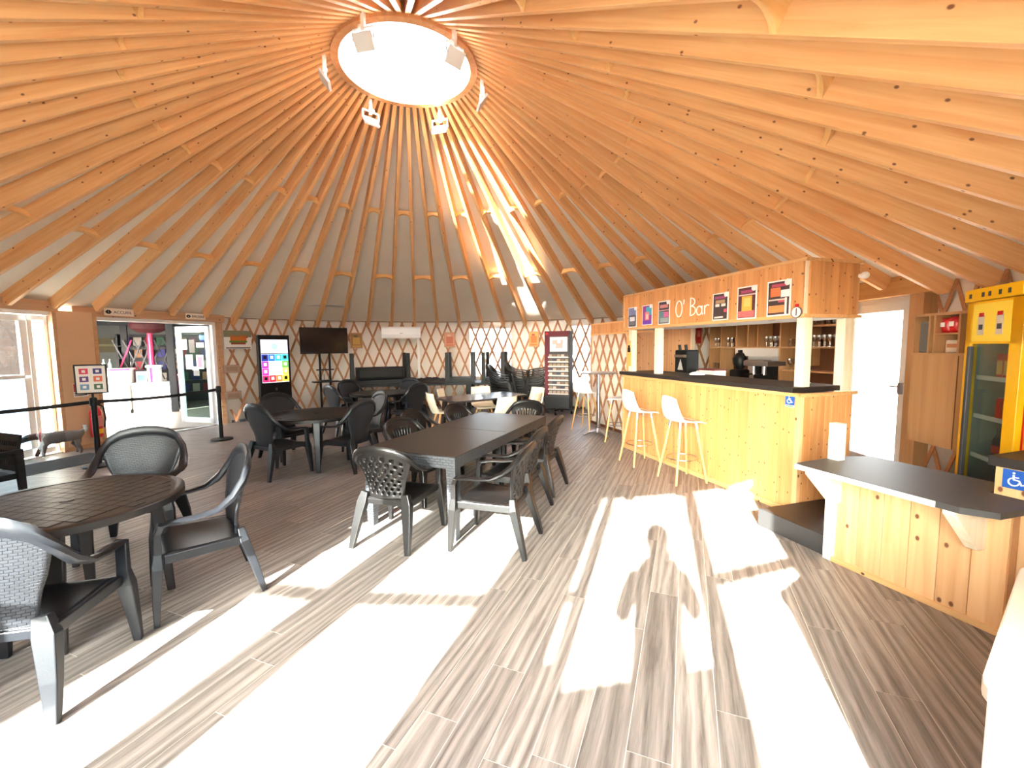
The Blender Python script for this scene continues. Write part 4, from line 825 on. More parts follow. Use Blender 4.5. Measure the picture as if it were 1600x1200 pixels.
for k, c in enumerate([(214, 60, 90), (60, 60, 130), (90, 60, 120), (224, 110, 80), (100, 150, 190), (70, 110, 80)]):
    x = -.07 + (k % 2) * .14; z = .365 - (k // 2) * .108
    a = MB().bx(x - .045, x + .045, -.0195, -.0175, z - .038, z + .038).build('pictogram', flat('pg_%d' % k, *c), t, bevel=0); MB().bx(x - .018, x + .018, -.0205, -.0192, z - .018, z + .018).build('symbol', PAPER, t)
# ---- fire extinguisher and its sign on the pillar
pc = pol(5.86, -76.0); t = thing('fire_extinguisher', 'red fire extinguisher with a yellow label on the tan pillar', 'extinguisher', (pc.x, pc.y, .18), -rad(-77))
MB().lathe([(.001, 0), (.07, 0), (.08, .02), (.08, .42), (.06, .48), (.025, .51), (.025, .54), (.001, .54)], 22, cap=False).build('cylinder', RED, t, smooth=True)
MB().lathe([(.081, .06), (.081, .14)], 22, cap=False, a0=200, a1=340).build('yellow_label', YELLOW, t); MB().lathe([(.0812, .18), (.0812, .36)], 22, cap=False, a0=220, a1=320).build('instruction_label', flat('ext_label', 214, 120, 110), t)
MB().bx(-.02, .02, -.1, .03, .55, .58).bx(-.015, .015, -.09, .02, .60, .615).build('handle', BLACK, t); MB().tube([(.02, -.02, .55), (.09, -.05, .5), (.1, -.06, .3), (.09, -.04, .15)], .012, 8).build('hose', BLACK, t, smooth=True)
pc = pol(5.95, -77.2); t = thing('extinguisher_sign', 'small red and white extinguisher sign on the tan pillar', 'sign', (pc.x, pc.y, .98), -rad(-77))
MB().bx(-.1, .1, -.006, 0, -.11, .11).build('plate', PAPER, t); MB().bx(-.095, .095, -.0075, -.006, -.02, .105).build('red_field', RED, t); MB().bx(-.03, .03, -.009, -.0075, .0, .085).build('symbol', PAPER, t); MB().bx(-.085, .085, -.0075, -.006, -.06, -.045).bx(-.085, .085, -.0075, -.006, -.09, -.075).build('text_line', MATTBLACK, t)
# ---- door mat
t = thing('door_mat', 'dark grey door mat in front of the far left door', 'mat', (-5.28, .28, 0), rad(72))
MB().bx(-.62, .62, -.36, .36, 0, .008).build('pile', plain('mat_grey', srgb(48, 47, 49), .95, bump=.5, bscale=300), t); MB().bx(-.65, .65, -.39, .39, 0, .005).build('rubber_edge', BLACK, t)
# ================================================================ BAR
BA = Vector((3.061, 1.122, 0)); BRZ = math.atan2(-.956, .295)
MBAR = Matrix.Translation(BA) @ Matrix.Rotation(BRZ, 4, 'Z')
def bp_(u, v, z=0): return MBAR @ Vector((u, v, z))
BL = 3.05; BH = 1.165
bar = thing('bar_counter', 'long bar counter clad in knotty upright pine boards', 'counter', BA, BRZ)
MB().bx(.03, BL - .03, .03, .66, .0, BH - .02).build('carcass', PLY, bar)
n = 32; w = (BL - .06) / n
pmesh = MB().bx(-w / 2 + .0012, w / 2 - .0012, 0, .02, .05, BH - .03).mesh('plank')
for k in range(n): mkobj('plank', pmesh, PINEZ, bar, loc=(.03 + w * (k + .5), .005, 0), bevel=.002)
n2 = 7; w2 = .62 / n2
pm2 = MB().bx(-.02, 0, -w2 / 2 + .0012, w2 / 2 - .0012, .05, BH - .03).mesh('plank')
for k in range(n2): mkobj('plank', pm2, PINEZ, bar, loc=(BL - .005, .055 + w2 * (k + .5), 0), bevel=.002)
MB().bx(BL - .045, BL + .004, -.004, .045, 0, BH).build('corner_trim', LARGEPINE, bar, bevel=.003); MB().bx(-.004, .03, -.004, .04, 0, BH).build('corner_trim', LARGEPINE, bar, bevel=.003)
MB().bx(0, BL + .006, -.012, .01, 0, .055).bx(BL - .012, BL + .008, 0, .70, 0, .055).build('skirting', PINEX, bar, bevel=.003)
MB().bx(0, BL + .012, -.018, .03, BH - .035, BH).bx(BL - .02, BL + .014, -.018, .72, BH - .035, BH).build('top_rail', PINEX, bar, bevel=.004)
tag(MB().bx(-.06, BL - .06, -.035, .62, BH + .001, BH + .052).build('bar_worktop', DKTOP, None, loc=BA, rot=(0, 0, BRZ), bevel=.006), 'dark laminate worktop of the bar', 'worktop')
# canopy with posters, carried on pale posts
can = thing('bar_canopy', 'pine-boarded bar canopy on pale posts with the O\u2019 Bar lettering', 'canopy', BA, BRZ)
Z0, Z1 = 1.865, 2.395
MB().bx(.02, BL - .02, .02, .70, Z0 + .02, Z1 - .01).build('box', PALE, can)
cm = MB().bx(-w / 2 + .001, w / 2 - .001, 0, .018, Z0 + .03, Z1 - .015).mesh('plank')
for k in range(n): mkobj('plank', cm, PINEZ, can, loc=(.03 + w * (k + .5), .003, 0), bevel=.0015)
cm2 = MB().bx(-.018, 0, -w2 / 2 + .001, w2 / 2 - .001, Z0 + .03, Z1 - .015).mesh('plank')
for k in range(n2): mkobj('plank', cm2, PINEZ, can, loc=(BL - .003, .055 + w2 * (k + .5), 0), bevel=.0015)
MB().bx(-.006, BL + .006, -.008, .03, Z0, Z0 + .032).bx(BL - .025, BL + .006, 0, .72, Z0, Z0 + .032).build('lower_trim', PINEX, can, bevel=.003)
MB().bx(-.006, BL + .006, -.008, .03, Z1 - .02, Z1 + .008).bx(BL - .025, BL + .006, 0, .72, Z1 - .02, Z1 + .008).build('upper_trim', PINEX, can, bevel=.003); MB().bx(-.006, .02, -.008, .03, Z0, Z1).build('end_trim', PINEX, can)
MB().bx(.0, BL - .03, .03, .70, Z0 + .002, Z0 + .02).build('soffit', WHITE, can)
for k in range(4): MB().lathe([(.001, -.004), (.035, -.004), (.04, 0), (.04, .004)], 16, c=(.55 + k * .68, .14, Z0), cap=False).build('spotlight', STEEL, can)
for (u, v) in ((.08, .12), (.75, .12), (BL - .085, .11), (BL - .085, .62)): MB().bx(u - .045, u + .045, v - .045, v + .045, BH + .053 if v < .5 else BH, Z0 + .002).build('post', PALE, can, bevel=.004)
MB().bx(BL - .055, BL - .045, .62, .70, BH, Z0).build('post_batten', PALE, can)
# white lettering: drawn as rods standing off the boards
lt = thing('bar_lettering', 'white handwritten rod lettering reading O\u2019 Bar on the canopy', 'lettering', bp_(1.26, -.012, 1.985), BRZ)
LW = plain('letter_white', srgb(250, 246, 236), .4)
def ell(cx, cz, a, b_, t0=0, t1=360, n=22): return [(cx + a * math.cos(rad(t0 + (t1 - t0) * k / n)), 0, cz + b_ * math.sin(rad(t0 + (t1 - t0) * k / n))) for k in range(n + 1)]
def rod(name, pts): MB().tube(pts, .0075, 6, (0, 1, 0)).build(name, LW, lt, smooth=True)
rod('letter_o', ell(.07, .10, .06, .10)); rod('apostrophe', [(.165, 0, .21), (.16, 0, .15)])
rod('letter_b', [(.285, 0, 0), (.285, 0, .215)] + ell(.285, .165, .075, .05, 90, -90, 10) + ell(.285, .058, .09, .058, 90, -90, 12))
rod('letter_a', ell(.44, .05, .045, .052) + []); rod('letter_a', [(.487, 0, .105), (.485, 0, .03), (.50, 0, 0)])
rod('letter_r', [(.53, 0, 0), (.53, 0, .105)]); rod('letter_r', [(.53, 0, .06)] + ell(.575, .06, .045, .045, 180, 60, 6))
def bar_poster(u0, u1, z0, z1, bgc, bits, label):
    t = thing('bar_poster', label, 'poster', bp_((u0 + u1) / 2, -.006, (z0 + z1) / 2), BRZ); W, H = u1 - u0, z1 - z0
    MB().bx(-W / 2, W / 2, -.004, .003, -H / 2, H / 2).build('sheet', PAPER, t)
    MB().bx(-W * .44, W * .44, -.0055, -.004, -H * .46, H * .46).build('print_ground', flat('pg_%d_%d_%d' % bgc, *bgc), t)
    for k, (x0, x1, a, b_, c) in enumerate(bits): MB().bx(x0 * W, x1 * W, -.0068 - k * .0004, -.0055, a * H, b_ * H).build('print', flat('pp_%d_%d_%d' % c, *c), t)
    MB().lathe([(.001, 0), (W * .12, 0), (W * .12, .002), (.001, .002)], 14, cap=False).build('round_logo', PAPER, t, loc=(W * .36, -.006, H * .42), rot=(PI / 2, 0, 0))
bar_poster(.15, .37, 1.90, 2.20, (60, 58, 66), [(-.44, .44, .1, .46, (120, 130, 170)), (-.44, .44, -.05, .1, (80, 80, 92)), (-.3, .3, -.2, .02, (220, 220, 226)), (-.44, .3, -.4, -.22, (110, 110, 116))], 'leftmost poster on the bar canopy, grey photograph')
bar_poster(.52, .76, 1.915, 2.20, (150, 60, 150), [(-.1, .44, .0, .4, (70, 170, 190)), (-.2, .2, -.25, .15, (235, 130, 130)), (-.1, .1, -.2, .05, (250, 200, 190)), (-.44, .44, -.46, -.28, (110, 60, 170))], 'second poster on the bar canopy, pink and violet drink picture')
bar_poster(.90, 1.14, 1.905, 2.22, (64, 50, 60), [(-.35, .35, .2, .34, (206, 130, 130)), (-.44, .44, .08, .12, (200, 150, 150)), (-.4, 0, -.4, .05, (90, 130, 140)), (.02, .4, -.2, .03, (200, 100, 150)), (-.3, .4, -.42, -.22, (150, 160, 164))], 'third poster on the bar canopy, just left of the white lettering')
bar_poster(1.915, 2.15, 1.90, 2.205, (66, 52, 50), [(-.35, .35, .28, .38, (150, 70, 110)), (-.3, .3, .12, .24, (170, 140, 100)), (-.3, -.04, .0, .1, (220, 214, 204)), (.08, .34, .0, .1, (220, 214, 204)), (.25, .42, -.22, -.1, (210, 90, 100)), (-.35, .2, -.42, -.36, (230, 220, 210))], 'dark menu poster with two small white boxes, right of the white lettering')
bar_poster(2.275, 2.525, 1.89, 2.23, (92, 44, 44), [(-.3, .3, .3, .38, (170, 70, 110)), (-.4, .44, .22, .26, (220, 190, 180)), (-.24, .28, -.25, .2, (240, 176, 70)), (-.12, .2, -.12, .14, (246, 200, 110)), (-.44, .4, -.44, -.25, (220, 110, 110))], 'poster of a golden pastry, second from the right on the bar canopy')
bar_poster(2.65, 2.91, 1.895, 2.235, (74, 54, 52), [(-.3, .35, .32, .4, (180, 70, 90)), (-.34, .08, .05, .3, (226, 120, 70)), (.1, .44, .02, .22, (236, 234, 230)), (-.4, .3, -.06, -.02, (220, 200, 180)), (.0, .3, -.12, -.06, (206, 90, 100)), (-.4, .25, -.4, -.2, (232, 140, 80)), (.28, .36, -.46, .0, (240, 230, 220))], 'rightmost poster on the bar canopy with a coffee cup and pastries')
t = thing('canopy_clock', 'small round dial with a red hand at the right end of the canopy', 'dial', bp_(2.985, -.012, 1.915), BRZ)
MB().lathe([(.001, 0), (.05, 0), (.05, .01), (.001, .01)], 24, cap=False).build('dial', PAPER, t, rot=(PI / 2, 0, 0)); MB().lathe([(.046, .0), (.052, 0), (.052, .014), (.046, .014)], 24, cap=False).build('rim', flat('clock_rim', 110, 100, 96), t, rot=(PI / 2, 0, 0)); MB().bx(-.004, .004, -.014, -.010, -.03, .035).build('hand', flat('hand_violet', 90, 80, 110), t); MB().bx(-.015, .015, -.012, 0, .05, .075).build('red_tab', RED, t)
MB_ = None
def access_sign(loc, rz, s, label, green=True):
    t = thing('wheelchair_sign', label, 'sign', loc, rz)
    MB().bx(-s / 2, s / 2, -.004, 0, -s / 2, s / 2).build('plate', BLUE, t)
    m = MB(); k = s; m.lathe([(.001, 0), (.055 * k, 0), (.055 * k, .001), (.001, .001)], 12, c=(-.08 * k, .34 * k, 0), cap=False)
    m.tube([(-.08 * k, .25 * k, .001), (-.06 * k, .0, .001), (.14 * k, -.02 * k, .001), (.24 * k, -.24 * k, .001), (.32 * k, -.2 * k, .001)], .035 * k, 4); m.tube([(-.07 * k, .13 * k, .001), (.12 * k, .13 * k, .001)], .025 * k, 4)
    m.tube([(-.06 * k + .2 * k * math.cos(rad(a)), -.12 * k + .2 * k * math.sin(rad(a)), .001) for a in range(110, 361, 20)], .028 * k, 4)
    m.build('wheelchair_symbol', PAPER, t, loc=(0, -.0045, 0), rot=(PI / 2, 0, 0))
    if green: MB().bx(-s / 2, s / 2, -.004, 0, -s * .72, -s / 2 - .004).build('lower_strip', PAPER, t); MB().bx(-s * .4, s * .4, -.0055, -.004, -s * .66, -s * .56).build('green_line', flat('line_green', 40, 140, 60), t)
access_sign(bp_(2.945, -.001, 1.095), BRZ, .095, 'blue wheelchair sign on the front right corner of the bar')
# hanging wooden board with opener on the leftmost post
t = thing('opener_board', 'small wooden board with a black opener hanging on the leftmost bar post', 'board', bp_(.085, .07, 1.3), BRZ)
MB().prism([(-.035, 0), (.035, 0), (.04, .05), (.04, .2), (.022, .26), (.012, .40), (-.012, .40), (-.022, .26), (-.04, .2), (-.04, .05)], 0, .012, Matrix.Rotation(PI / 2, 4, 'X')).build('board', plain('golden_board', srgb(230, 180, 90), .5, var=.15), t); MB().bx(-.025, .025, -.03, -.012, .22, .29).bx(-.01, .01, -.03, -.012, .29, .33).build('opener', BLACK, t); MB().lathe([(.02, 0), (.03, 0), (.03, .006), (.02, .006)], 14, c=(0, .38, 0), cap=False).build('ring', STEEL, t, rot=(PI / 2, 0, 0))
# lattice partition from the outer wall to the bar, with a pine fascia
Lp = 2.16
wp = struct('wall_partition', bp_(-2.12, .57), BRZ, 'lattice partition with a pine fascia left of the bar')
LQ = 1.42
MB().bx(0, LQ, 0, .03, 0, 1.86).build('canvas', FABRIC, wp); MB().bx(0, LQ, -.03, 0, 0, .05).build('skirting', DARKPLY, wp)
for fam in (1, -1):
    for k in range(-4, 9):
        a, b_ = k * .304, k * .304 + .96
        pts = []
        for q in range(13):
            x = a + (b_ - a) * q / 12 if fam > 0 else b_ - (b_ - a) * q / 12
            if .02 <= x <= LQ - .02: pts.append((x, -.012 - (.012 if fam > 0 else 0), 1.88 * q / 12))
        if len(pts) > 1: MB().sweep(pts, (.024, .006), (0, 1, 0)).build('lattice_slat', SLAT, wp)
nn = 22; ww = Lp / nn; fm = MB().bx(-ww / 2 + .001, ww / 2 - .001, -.045, -.025, 0, .20).mesh('plank')
for k in range(nn): mkobj('plank', fm, PINEZ, wp, loc=(ww * (k + .5), 0, 1.86))
MB().bx(0, Lp, -.05, .04, 2.05, 2.075).bx(0, Lp, -.05, .04, 1.84, 1.865).bx(LQ - .06, LQ, -.04, .05, 0, 1.86).build('fascia_trim', PINEX, wp)
MB().bx(-.03, 0, -.03, .06, 0, 2.07).build('end_post', BEAM, wp)
# pine-clad wall and shelving behind the bar
pn = struct('wall_bar_rear', bp_(-2.75, 2.0), BRZ, 'knotty pine panelling behind the bar')
for k in range(16): MB().bx(-.058, .058, 0, .02, .0, 2.25).build('plank', LARGEPINE, pn, loc=(.06 + k * .118, 0, 0))
MB().bx(1.89, 1.93, -.02, .05, 0, 2.25).build('edge_post', PALE, pn)
V = 2.25; SH = thing('back_bar_shelf', 'brown open shelving with a white panel behind the bar', 'shelf', bp_(0, V), BRZ)
MB().bx(-.66, 1.72, .30, .33, .905, 2.2).build('back_board', DARKPLY, SH)
MB().bx(-.02, .82, .27, .30, .95, 1.57).build('white_panel', flat('panel_white', 206, 200, 194), SH)
for u, z0, z1 in ((-.66, .905, 2.2), (-.38, .905, 2.2), (-.03, 1.58, 2.2), (.22, 1.58, 2.2), (.42, 1.58, 2.2), (.84, .9, 2.2), (1.25, 1.3, 2.2), (1.70, .905, 2.2)): MB().bx(u - .012, u + .012, 0, .30, z0, z1).build('upright', PLY, SH)
for u0, u1, z in ((-.66, 1.7, 1.57), (-.66, -.38, 1.16), (.84, 1.7, 1.22), (-.66, 1.7, 2.18), (1.25, 1.7, 1.88)): MB().bx(u0, u1, -.005, .30, z - .012, z + .012).build('shelf_board', PLY, SH)
MB().bx(-.02, .82, -.02, .27, 1.43, 1.56).build('lamp_box', flat('panel_white', 206, 200, 194), SH)
wt = tag(MB().bx(-.75, 1.75, -.38, .26, .86, .90).build('back_worktop', DKTOP, None, loc=bp_(0, V), rot=(0, 0, BRZ)), 'dark back worktop below the bar shelving', 'worktop')
bb = thing('back_cabinet', 'brown base cabinet under the back worktop', 'cabinet', bp_(0, V), BRZ); MB().bx(-.72, 1.72, -.34, .25, 0, .859).build('carcass', DARKPLY, bb)
for k in range(4): dd = MB().bx(-.70 + k * .605, -.11 + k * .605, -.36, -.34, .06, .84).build('door', DARKPLY, bb); MB().bx(-.2 + k * .605, -.18 + k * .605, -.38, -.36, .6, .74).build('handle', STEEL, dd)
GLASSW = glassy('drink_glass', (0.86, 0.84, 0.80, 1), .3, .05)
gm = MB().lathe([(.03, 0), (.03, .004), (.004, .01), (.004, .07), (.02, .085), (.034, .12), (.03, .17)], 12).mesh('wine_glass'); tm = MB().lathe([(.028, 0), (.03, .005), (.036, .12)], 12, cap=False).mesh('tumbler')
k = 0
def glasses(u0, u1, z, n, mesh, nm, where):
    for q in range(n): 
        for r_ in range(2):
            o = mkobj(nm, mesh, GLASSW, None, smooth=True, loc=bp_(u0 + (u1 - u0) * (q + .5) / n, V + .08 + r_ * .12, z + .0125), rot=(0, 0, BRZ)); tag(o, 'clear %s %s' % (nm.replace('_', ' '), where), 'glass', '%s %s' % ({'wine_glass': 'wine glasses', 'tumbler': 'tumblers'}[nm], where))
glasses(-.63, -.41, 1.57, 3, gm, 'wine_glass', 'in the top left compartment of the bar shelving'); glasses(-.34, -.06, 1.57, 3, gm, 'wine_glass', 'in the second top compartment of the bar shelving'); glasses(-.63, -.41, 1.16, 3, tm, 'tumbler', 'on the lower left shelf behind the bar')
glasses(.48, .80, 1.57, 4, gm, 'wine_glass', 'in the top middle compartment of the bar shelving'); glasses(.9, 1.2, 1.57, 3, tm, 'tumbler', 'in the top compartment beside the right bar post'); glasses(1.29, 1.67, 1.57, 5, gm, 'wine_glass', 'in the right end compartment of the bar shelving'); glasses(1.29, 1.67, 1.88, 4, tm, 'tumbler', 'on the highest right shelf of the bar'); glasses(.9, 1.2, 1.22, 3, gm, 'wine_glass', 'on the low shelf left of the right bar post')
def barthing(name, label, cat, u, v, z, rz=0): return thing(name, label, cat, bp_(u, v, z), BRZ + rz)
t = barthing('coffee_machine', 'black and steel espresso machine on the back worktop', 'coffee machine', .62, V - .08, .90)
MB().bx(-.24, .2, -.2, .2, .0, .12).build('base', BLACK, t, bevel=.01); MB().bx(-.2, .2, .02, .2, .12, .42).build('boiler', BLACK, t, bevel=.01); MB().bx(-.22, .24, -.18, .2, .38, .46).build('top', STEEL, t, bevel=.01); MB().bx(-.2, .15, -.16, .0, .46, .475).build('cup_tray', STEEL, t)
for x in (-.1, .1): g_ = MB().cyl((x, -.08, .24), (x, -.08, .38), .035, 12).build('group_head', STEEL, t, smooth=True); MB().bar((x, -.1, .25), (x, -.26, .24), .025, .02).build('portafilter', BLACK, g_)
t = barthing('coffee_grinder', 'black coffee grinder left of the espresso machine', 'grinder', .12, V - .05, .90)
MB().bx(-.1, .1, -.13, .13, 0, .3).build('body', BLACK, t, bevel=.03); MB().lathe([(.05, .3), (.1, .38), (.11, .48), (.07, .56), (.05, .58)], 18).build('hopper', BLACK, t, smooth=True); MB().cyl((0, 0, .57), (0, 0, .63), .035, 12).build('lid', BLACK, t)
t = barthing('beer_tap', 'black beer dispenser on the bar behind the second post', 'dispenser', .55, .75, .75)
MB().bx(-.14, .14, -.1, .12, 0, .80).build('column', BLACK, t, bevel=.02); MB().bx(-.13, .13, -.115, -.1, .69, .73).build('steel_band', CHROME, t); MB().prism([(-.06, 0), (.06, 0), (0, .16)], 0, .006, Matrix.Translation((0, -.1, .50)) @ Matrix.Rotation(PI / 2, 4, 'X')).build('triangle_badge', flat('badge_silver', 190, 186, 180), t)
for x in (-.07, .07): MB().cyl((x, -.05, .76), (x, -.07, .88), .022, 10).build('tap_handle', BLACK, t)
t = barthing('white_tray_box', 'white tray box with a red rim behind the bar counter', 'box', .98, .86, 1.0)
MB().bx(-.15, .15, -.1, .1, 0, .26).build('box', WHITE, t, bevel=.01); MB().bx(-.16, .16, -.11, .11, .26, .28).build('rim', flat('rim_brown', 110, 40, 36), t)
MB().bx(-.2, .2, -.2, .2, -1.0, 0).build('stand', DARKPLY, t)
t = barthing('hood_lid', 'pale domed food cover on the bar counter', 'cover', 1.15, .45, BH + .053); MB().lathe([(.10, 0), (.095, .018), (.06, .035), (.015, .042), (.001, .043)], 24).build('dome', WHITE, t, smooth=True); MB().sphere((0, 0, .048), .01, 6).build('knob', WHITE, t)
t = barthing('cup_stack', 'white cup on a saucer at the right end of the bar', 'cup', 2.72, .42, BH + .053); MB().lathe([(.02, .0), (.07, .008), (.075, .014), (.02, .012)], 20).build('saucer', WHITE, t, smooth=True); MB().lathe([(.025, .012), (.04, .05), (.042, .075), (.038, .075), (.02, .02)], 20).build('cup', WHITE, t, smooth=True); MB().lathe([(.04, .076), (.02, .1), (.006, .11), (.006, .12)], 16).build('lid', STEEL, t, smooth=True)
t = thing('dispenser_box', 'white paper dispenser on the lattice behind the bar', 'dispenser', pol(6.02, 53.2, 1.42), -rad(53.2)); MB().bx(-.26, .26, -.12, .03, -.14, .14).build('case', WHITE, t, bevel=.02); MB().bx(-.22, .22, -.122, -.115, -.14, -.12).build('slot', GREY, t)
for k, a in enumerate((55.6, 53.0, 50.2)):
    t = thing('red_poster', ['narrow red poster on the lattice behind the bar, left', 'red poster in a pale frame on the lattice behind the bar, middle', 'narrow red poster on the lattice behind the bar, right'][k], 'poster', pol(6.0, 108.8 - a, 1.84), -rad(108.8 - a))
    hw = (.07, .14, .07)[k]; MB().bx(-hw, hw, -.01, .01, -.2, .2).build('frame', SLAT, t); MB().bx(-hw + .015, hw - .015, -.013, -.01, -.18, .18).build('sheet', flat('poster_red', 176, 32, 30), t); MB().bx(-hw * .5, hw * .5, -.0145, -.013, -.05, .08).build('print', flat('poster_rose', 214, 110, 100), t)
# step behind the bar and the low service counter
st = thing('raised_platform', 'dark raised platform between the bar and the low counter', 'platform', BA, BRZ)
MB().bx(BL + .05, BL + .74, -.48, 1.45, 0, .15).build('deck', DKTOP, st); MB().bx(BL + .05, BL + .74, -.50, -.47, 0, .152).build('nosing', flat('nosing_dark', 48, 46, 46), st)
lo_o = Vector((3.663, -2.62, 0)); LRZ = math.atan2(-.902, .308); ML = Matrix.Translation(lo_o) @ Matrix.Rotation(LRZ, 4, 'Z')
lc_ = thing('low_counter', 'low service counter of wide knotty pine boards with pale brackets', 'counter', lo_o, LRZ); LZ = .765
MB().bx(.02, .80, .02, .35, 0, LZ - .03).bx(.80, .95, .02, .085, 0, LZ - .03).build('carcass', PLY, lc_)
nl = 6; wl_ = .90 / nl; lm = MB().bx(-wl_ / 2 + .0015, wl_ / 2 - .0015, 0, .02, .035, LZ - .03).mesh('plank')
for k in range(nl): mkobj('plank', lm, LARGEPINE, lc_, loc=(.05 + wl_ * (k + .5), 0, 0), bevel=.002)
MB().bx(.03, .96, -.012, .008, 0, .04).build('skirting', PINEX, lc_, bevel=.003); MB().bx(-.03, .05, -.01, .06, 0, 1.04).build('corner_post', PALE, lc_, bevel=.004)
for x in (.05, .83):
    MB().prism([(0, LZ - .032), (-.30, LZ - .032), (-.30, LZ - .07), (-.07, LZ - .30), (0, LZ - .30)][:5], x - .03, x + .03, Matrix(((0, 0, 1, 0), (1, 0, 0, 0), (0, 1, 0, 0), (0, 0, 0, 1)))).build('bracket', PALE, lc_, bevel=.004)
lt_ = thing('low_worktop', 'dark laminate top of the low counter with a white front edge', 'worktop', lo_o, LRZ)
poly = [(-.02, -.335), (.05, -.365), (.90, -.365), (1.02, -.28), (1.04, .085), (.815, .09), (.815, .36), (.05, .36), (-.04, .15)]
MB().prism(poly, LZ - .03, LZ + .004).build('laminate', plain('charcoal_laminate', srgb(56, 54, 54), .5, 0, .4, .04, .05, 160), lt_); MB().bx(-.005, .80, -.369, -.363, LZ - .03, LZ + .002).build('front_edge', ALU, lt_)
# taller counter piece at the right edge
tc_ = thing('till_counter', 'pine counter end with a dark cap and a worn wheelchair sign at the right edge', 'counter', ML @ Vector((.83, .10, 0)), LRZ)
MB().bx(0, .75, .022, .40, 0, .93).build('body', PLY, tc_)
for k in range(5): MB().bx(.15 * k + .001, .15 * k + .149, 0, .02, 0, .93).build('plank', LARGEPINE, tc_)
MB().bx(-.02, .80, -.035, .43, .93, .985).build('cap', DKTOP, tc_, bevel=.004)
access_sign(ML @ Vector((.915, .098, .868)), LRZ, .105, 'worn blue wheelchair sign on the till counter at the right edge', False)

t = thing('globe_lamp', 'small white globe lamp on the right end of the bar canopy', 'lamp', bp_(BL + .003, .66, 2.26), BRZ)
MB().cyl((0, 0, 0), (.03, 0, 0), .02, 12).build('mount', WHITE, t); MB().sphere((.05, 0, 0), .035, 8).build('globe', WHITE, t, smooth=True)
# ================================================================ RIGHT SIDE: hung cabinet, drinks fridge
CBR = math.atan2(-.80, -.30) ; cb0 = Vector((5.42, -1.30, 0))
cab = thing('hung_cabinet', 'beech cabinet with open compartments beside the bright door', 'cabinet', cb0, -rad(92))
# local x runs along the wall away from the door, y towards the wall
MB().bx(0, .75, .0, .46, .62, 1.52).build('door', PLY, cab); MB().bx(0, .75, .36, .46, 1.52, 1.90).build('back_board', PLY, cab)
for x in (.0, .17, .225, .47, .74): MB().bx(x - .01, x + .01, 0, .38, 1.52, 1.90).build('upright', PLY, cab)
MB().bx(-.01, .76, -.005, .40, 1.50, 1.525).bx(-.01, .76, -.005, .40, 1.885, 1.91).build('shelf_board', PLY, cab); MB().bx(.225, .47, 0, .36, 1.70, 1.715).build('shelf_board', PLY, cab)
MB().bx(.48, .49, -.002, 0, .62, 1.5).build('door_gap', DARKPLY, cab)
MC = Matrix.Translation(cb0) @ Matrix.Rotation(-rad(92), 4, 'Z')
t = thing('serving_tray', 'grey serving tray leaning in the left compartment of the cabinet', 'tray', MC @ Vector((.085, .05, 1.526)), -rad(92)); MB().bx(-.072, .072, 0, .015, 0, .31).build('tray', flat('tray_grey', 112, 108, 102), t, bevel=.03); MB().bx(-.06, .06, -.004, 0, .02, .29).build('inset', flat('tray_inset', 100, 98, 94), t)
t = thing('paper_file', 'white paper file standing in the narrow compartment', 'file', MC @ Vector((.198, .05, 1.526)), -rad(92)); MB().bx(-.012, .012, 0, .25, 0, .22).build('cover', PAPER, t); MB().bx(-.01, .01, .005, .245, .22, .224).build('pages', WHITE, t)
def pillow(nm, lb, loc, mt, mt2, w, h_):
    t = thing(nm, lb, 'bag', loc, -rad(92))
    MB().grid(lambda u, v: ((u - .5) * w, -.035 * math.sin(PI * u) ** .6 * math.sin(PI * v) ** .5, v * h_), 10, 10).grid(lambda u, v: ((u - .5) * w, .035 * math.sin(PI * u) ** .6 * math.sin(PI * v) ** .5, v * h_), 10, 10).build('bag', mt, t, smooth=True); MB().box((0, -.036, h_ * .55), (w * .5, .004, h_ * .3)).build('print', mt2, t)
pillow('snack_bag', 'red snack bag on the upper compartment, left', MC @ Vector((.28, .06, 1.717)), RED, PAPER, .09, .14); pillow('snack_bag', 'red snack bag on the upper compartment, right', MC @ Vector((.365, .06, 1.717)), RED, PAPER, .09, .15); pillow('bread_bag', 'pale bag lying in the lower compartment', MC @ Vector((.345, .1, 1.527)), flat('bag_cream', 222, 204, 180), flat('bag_brown', 170, 110, 70), .2, .12)
# yellow drinks fridge
fd = Vector((-.26, -.64, 0)).normalized(); F0 = Vector((5.03, -2.2, 0)); FRZ = math.atan2(fd.y, fd.x)
fr = thing('drinks_fridge', 'tall yellow glass-door drinks fridge', 'fridge', F0, FRZ); FH = 2.03; FW = .66; FDp = .62
MB().bx(0, .04, 0.03, FDp, .12, FH).build('side_panel', YELLOW, fr); MB().bx(.04, .043, .05, FDp - .04, .3, FH - .06).bx(FW - .043, FW - .04, .05, FDp - .04, .3, FH - .06).build('inner_lining', flat('fridge_lining', 120, 128, 126), fr)
MB().bx(FW - .04, FW, .03, FDp, .12, FH).build('side_panel', RED, fr); MB().bx(0, FW, FDp - .04, FDp, .12, FH).build('back_panel', flat('fridge_inner', 130, 136, 134), fr); MB().bx(0, FW, .03, FDp, FH - .05, FH).build('top_panel', DKGREY, fr); MB().bx(0, FW, .02, FDp, 0, .3).build('motor_housing', BLACK, fr); MB().bx(.04, FW - .04, .05, FDp - .04, .3, .34).build('floor_panel', flat('fridge_inner', 130, 136, 134), fr)
PRT = plain('fridge_print', srgb(212, 130, 40), .4, var=.45); MB().bx(FW, FW + .003, .04, FDp - .01, .14, 1.75).build('side_print', PRT, fr); MB().bx(FW + .003, FW + .005, .1, .5, 1.15, 1.4).build('side_print', RED, fr); MB().bx(FW + .004, FW + .006, .13, .45, 1.2, 1.35).build('side_print', PAPER, fr)
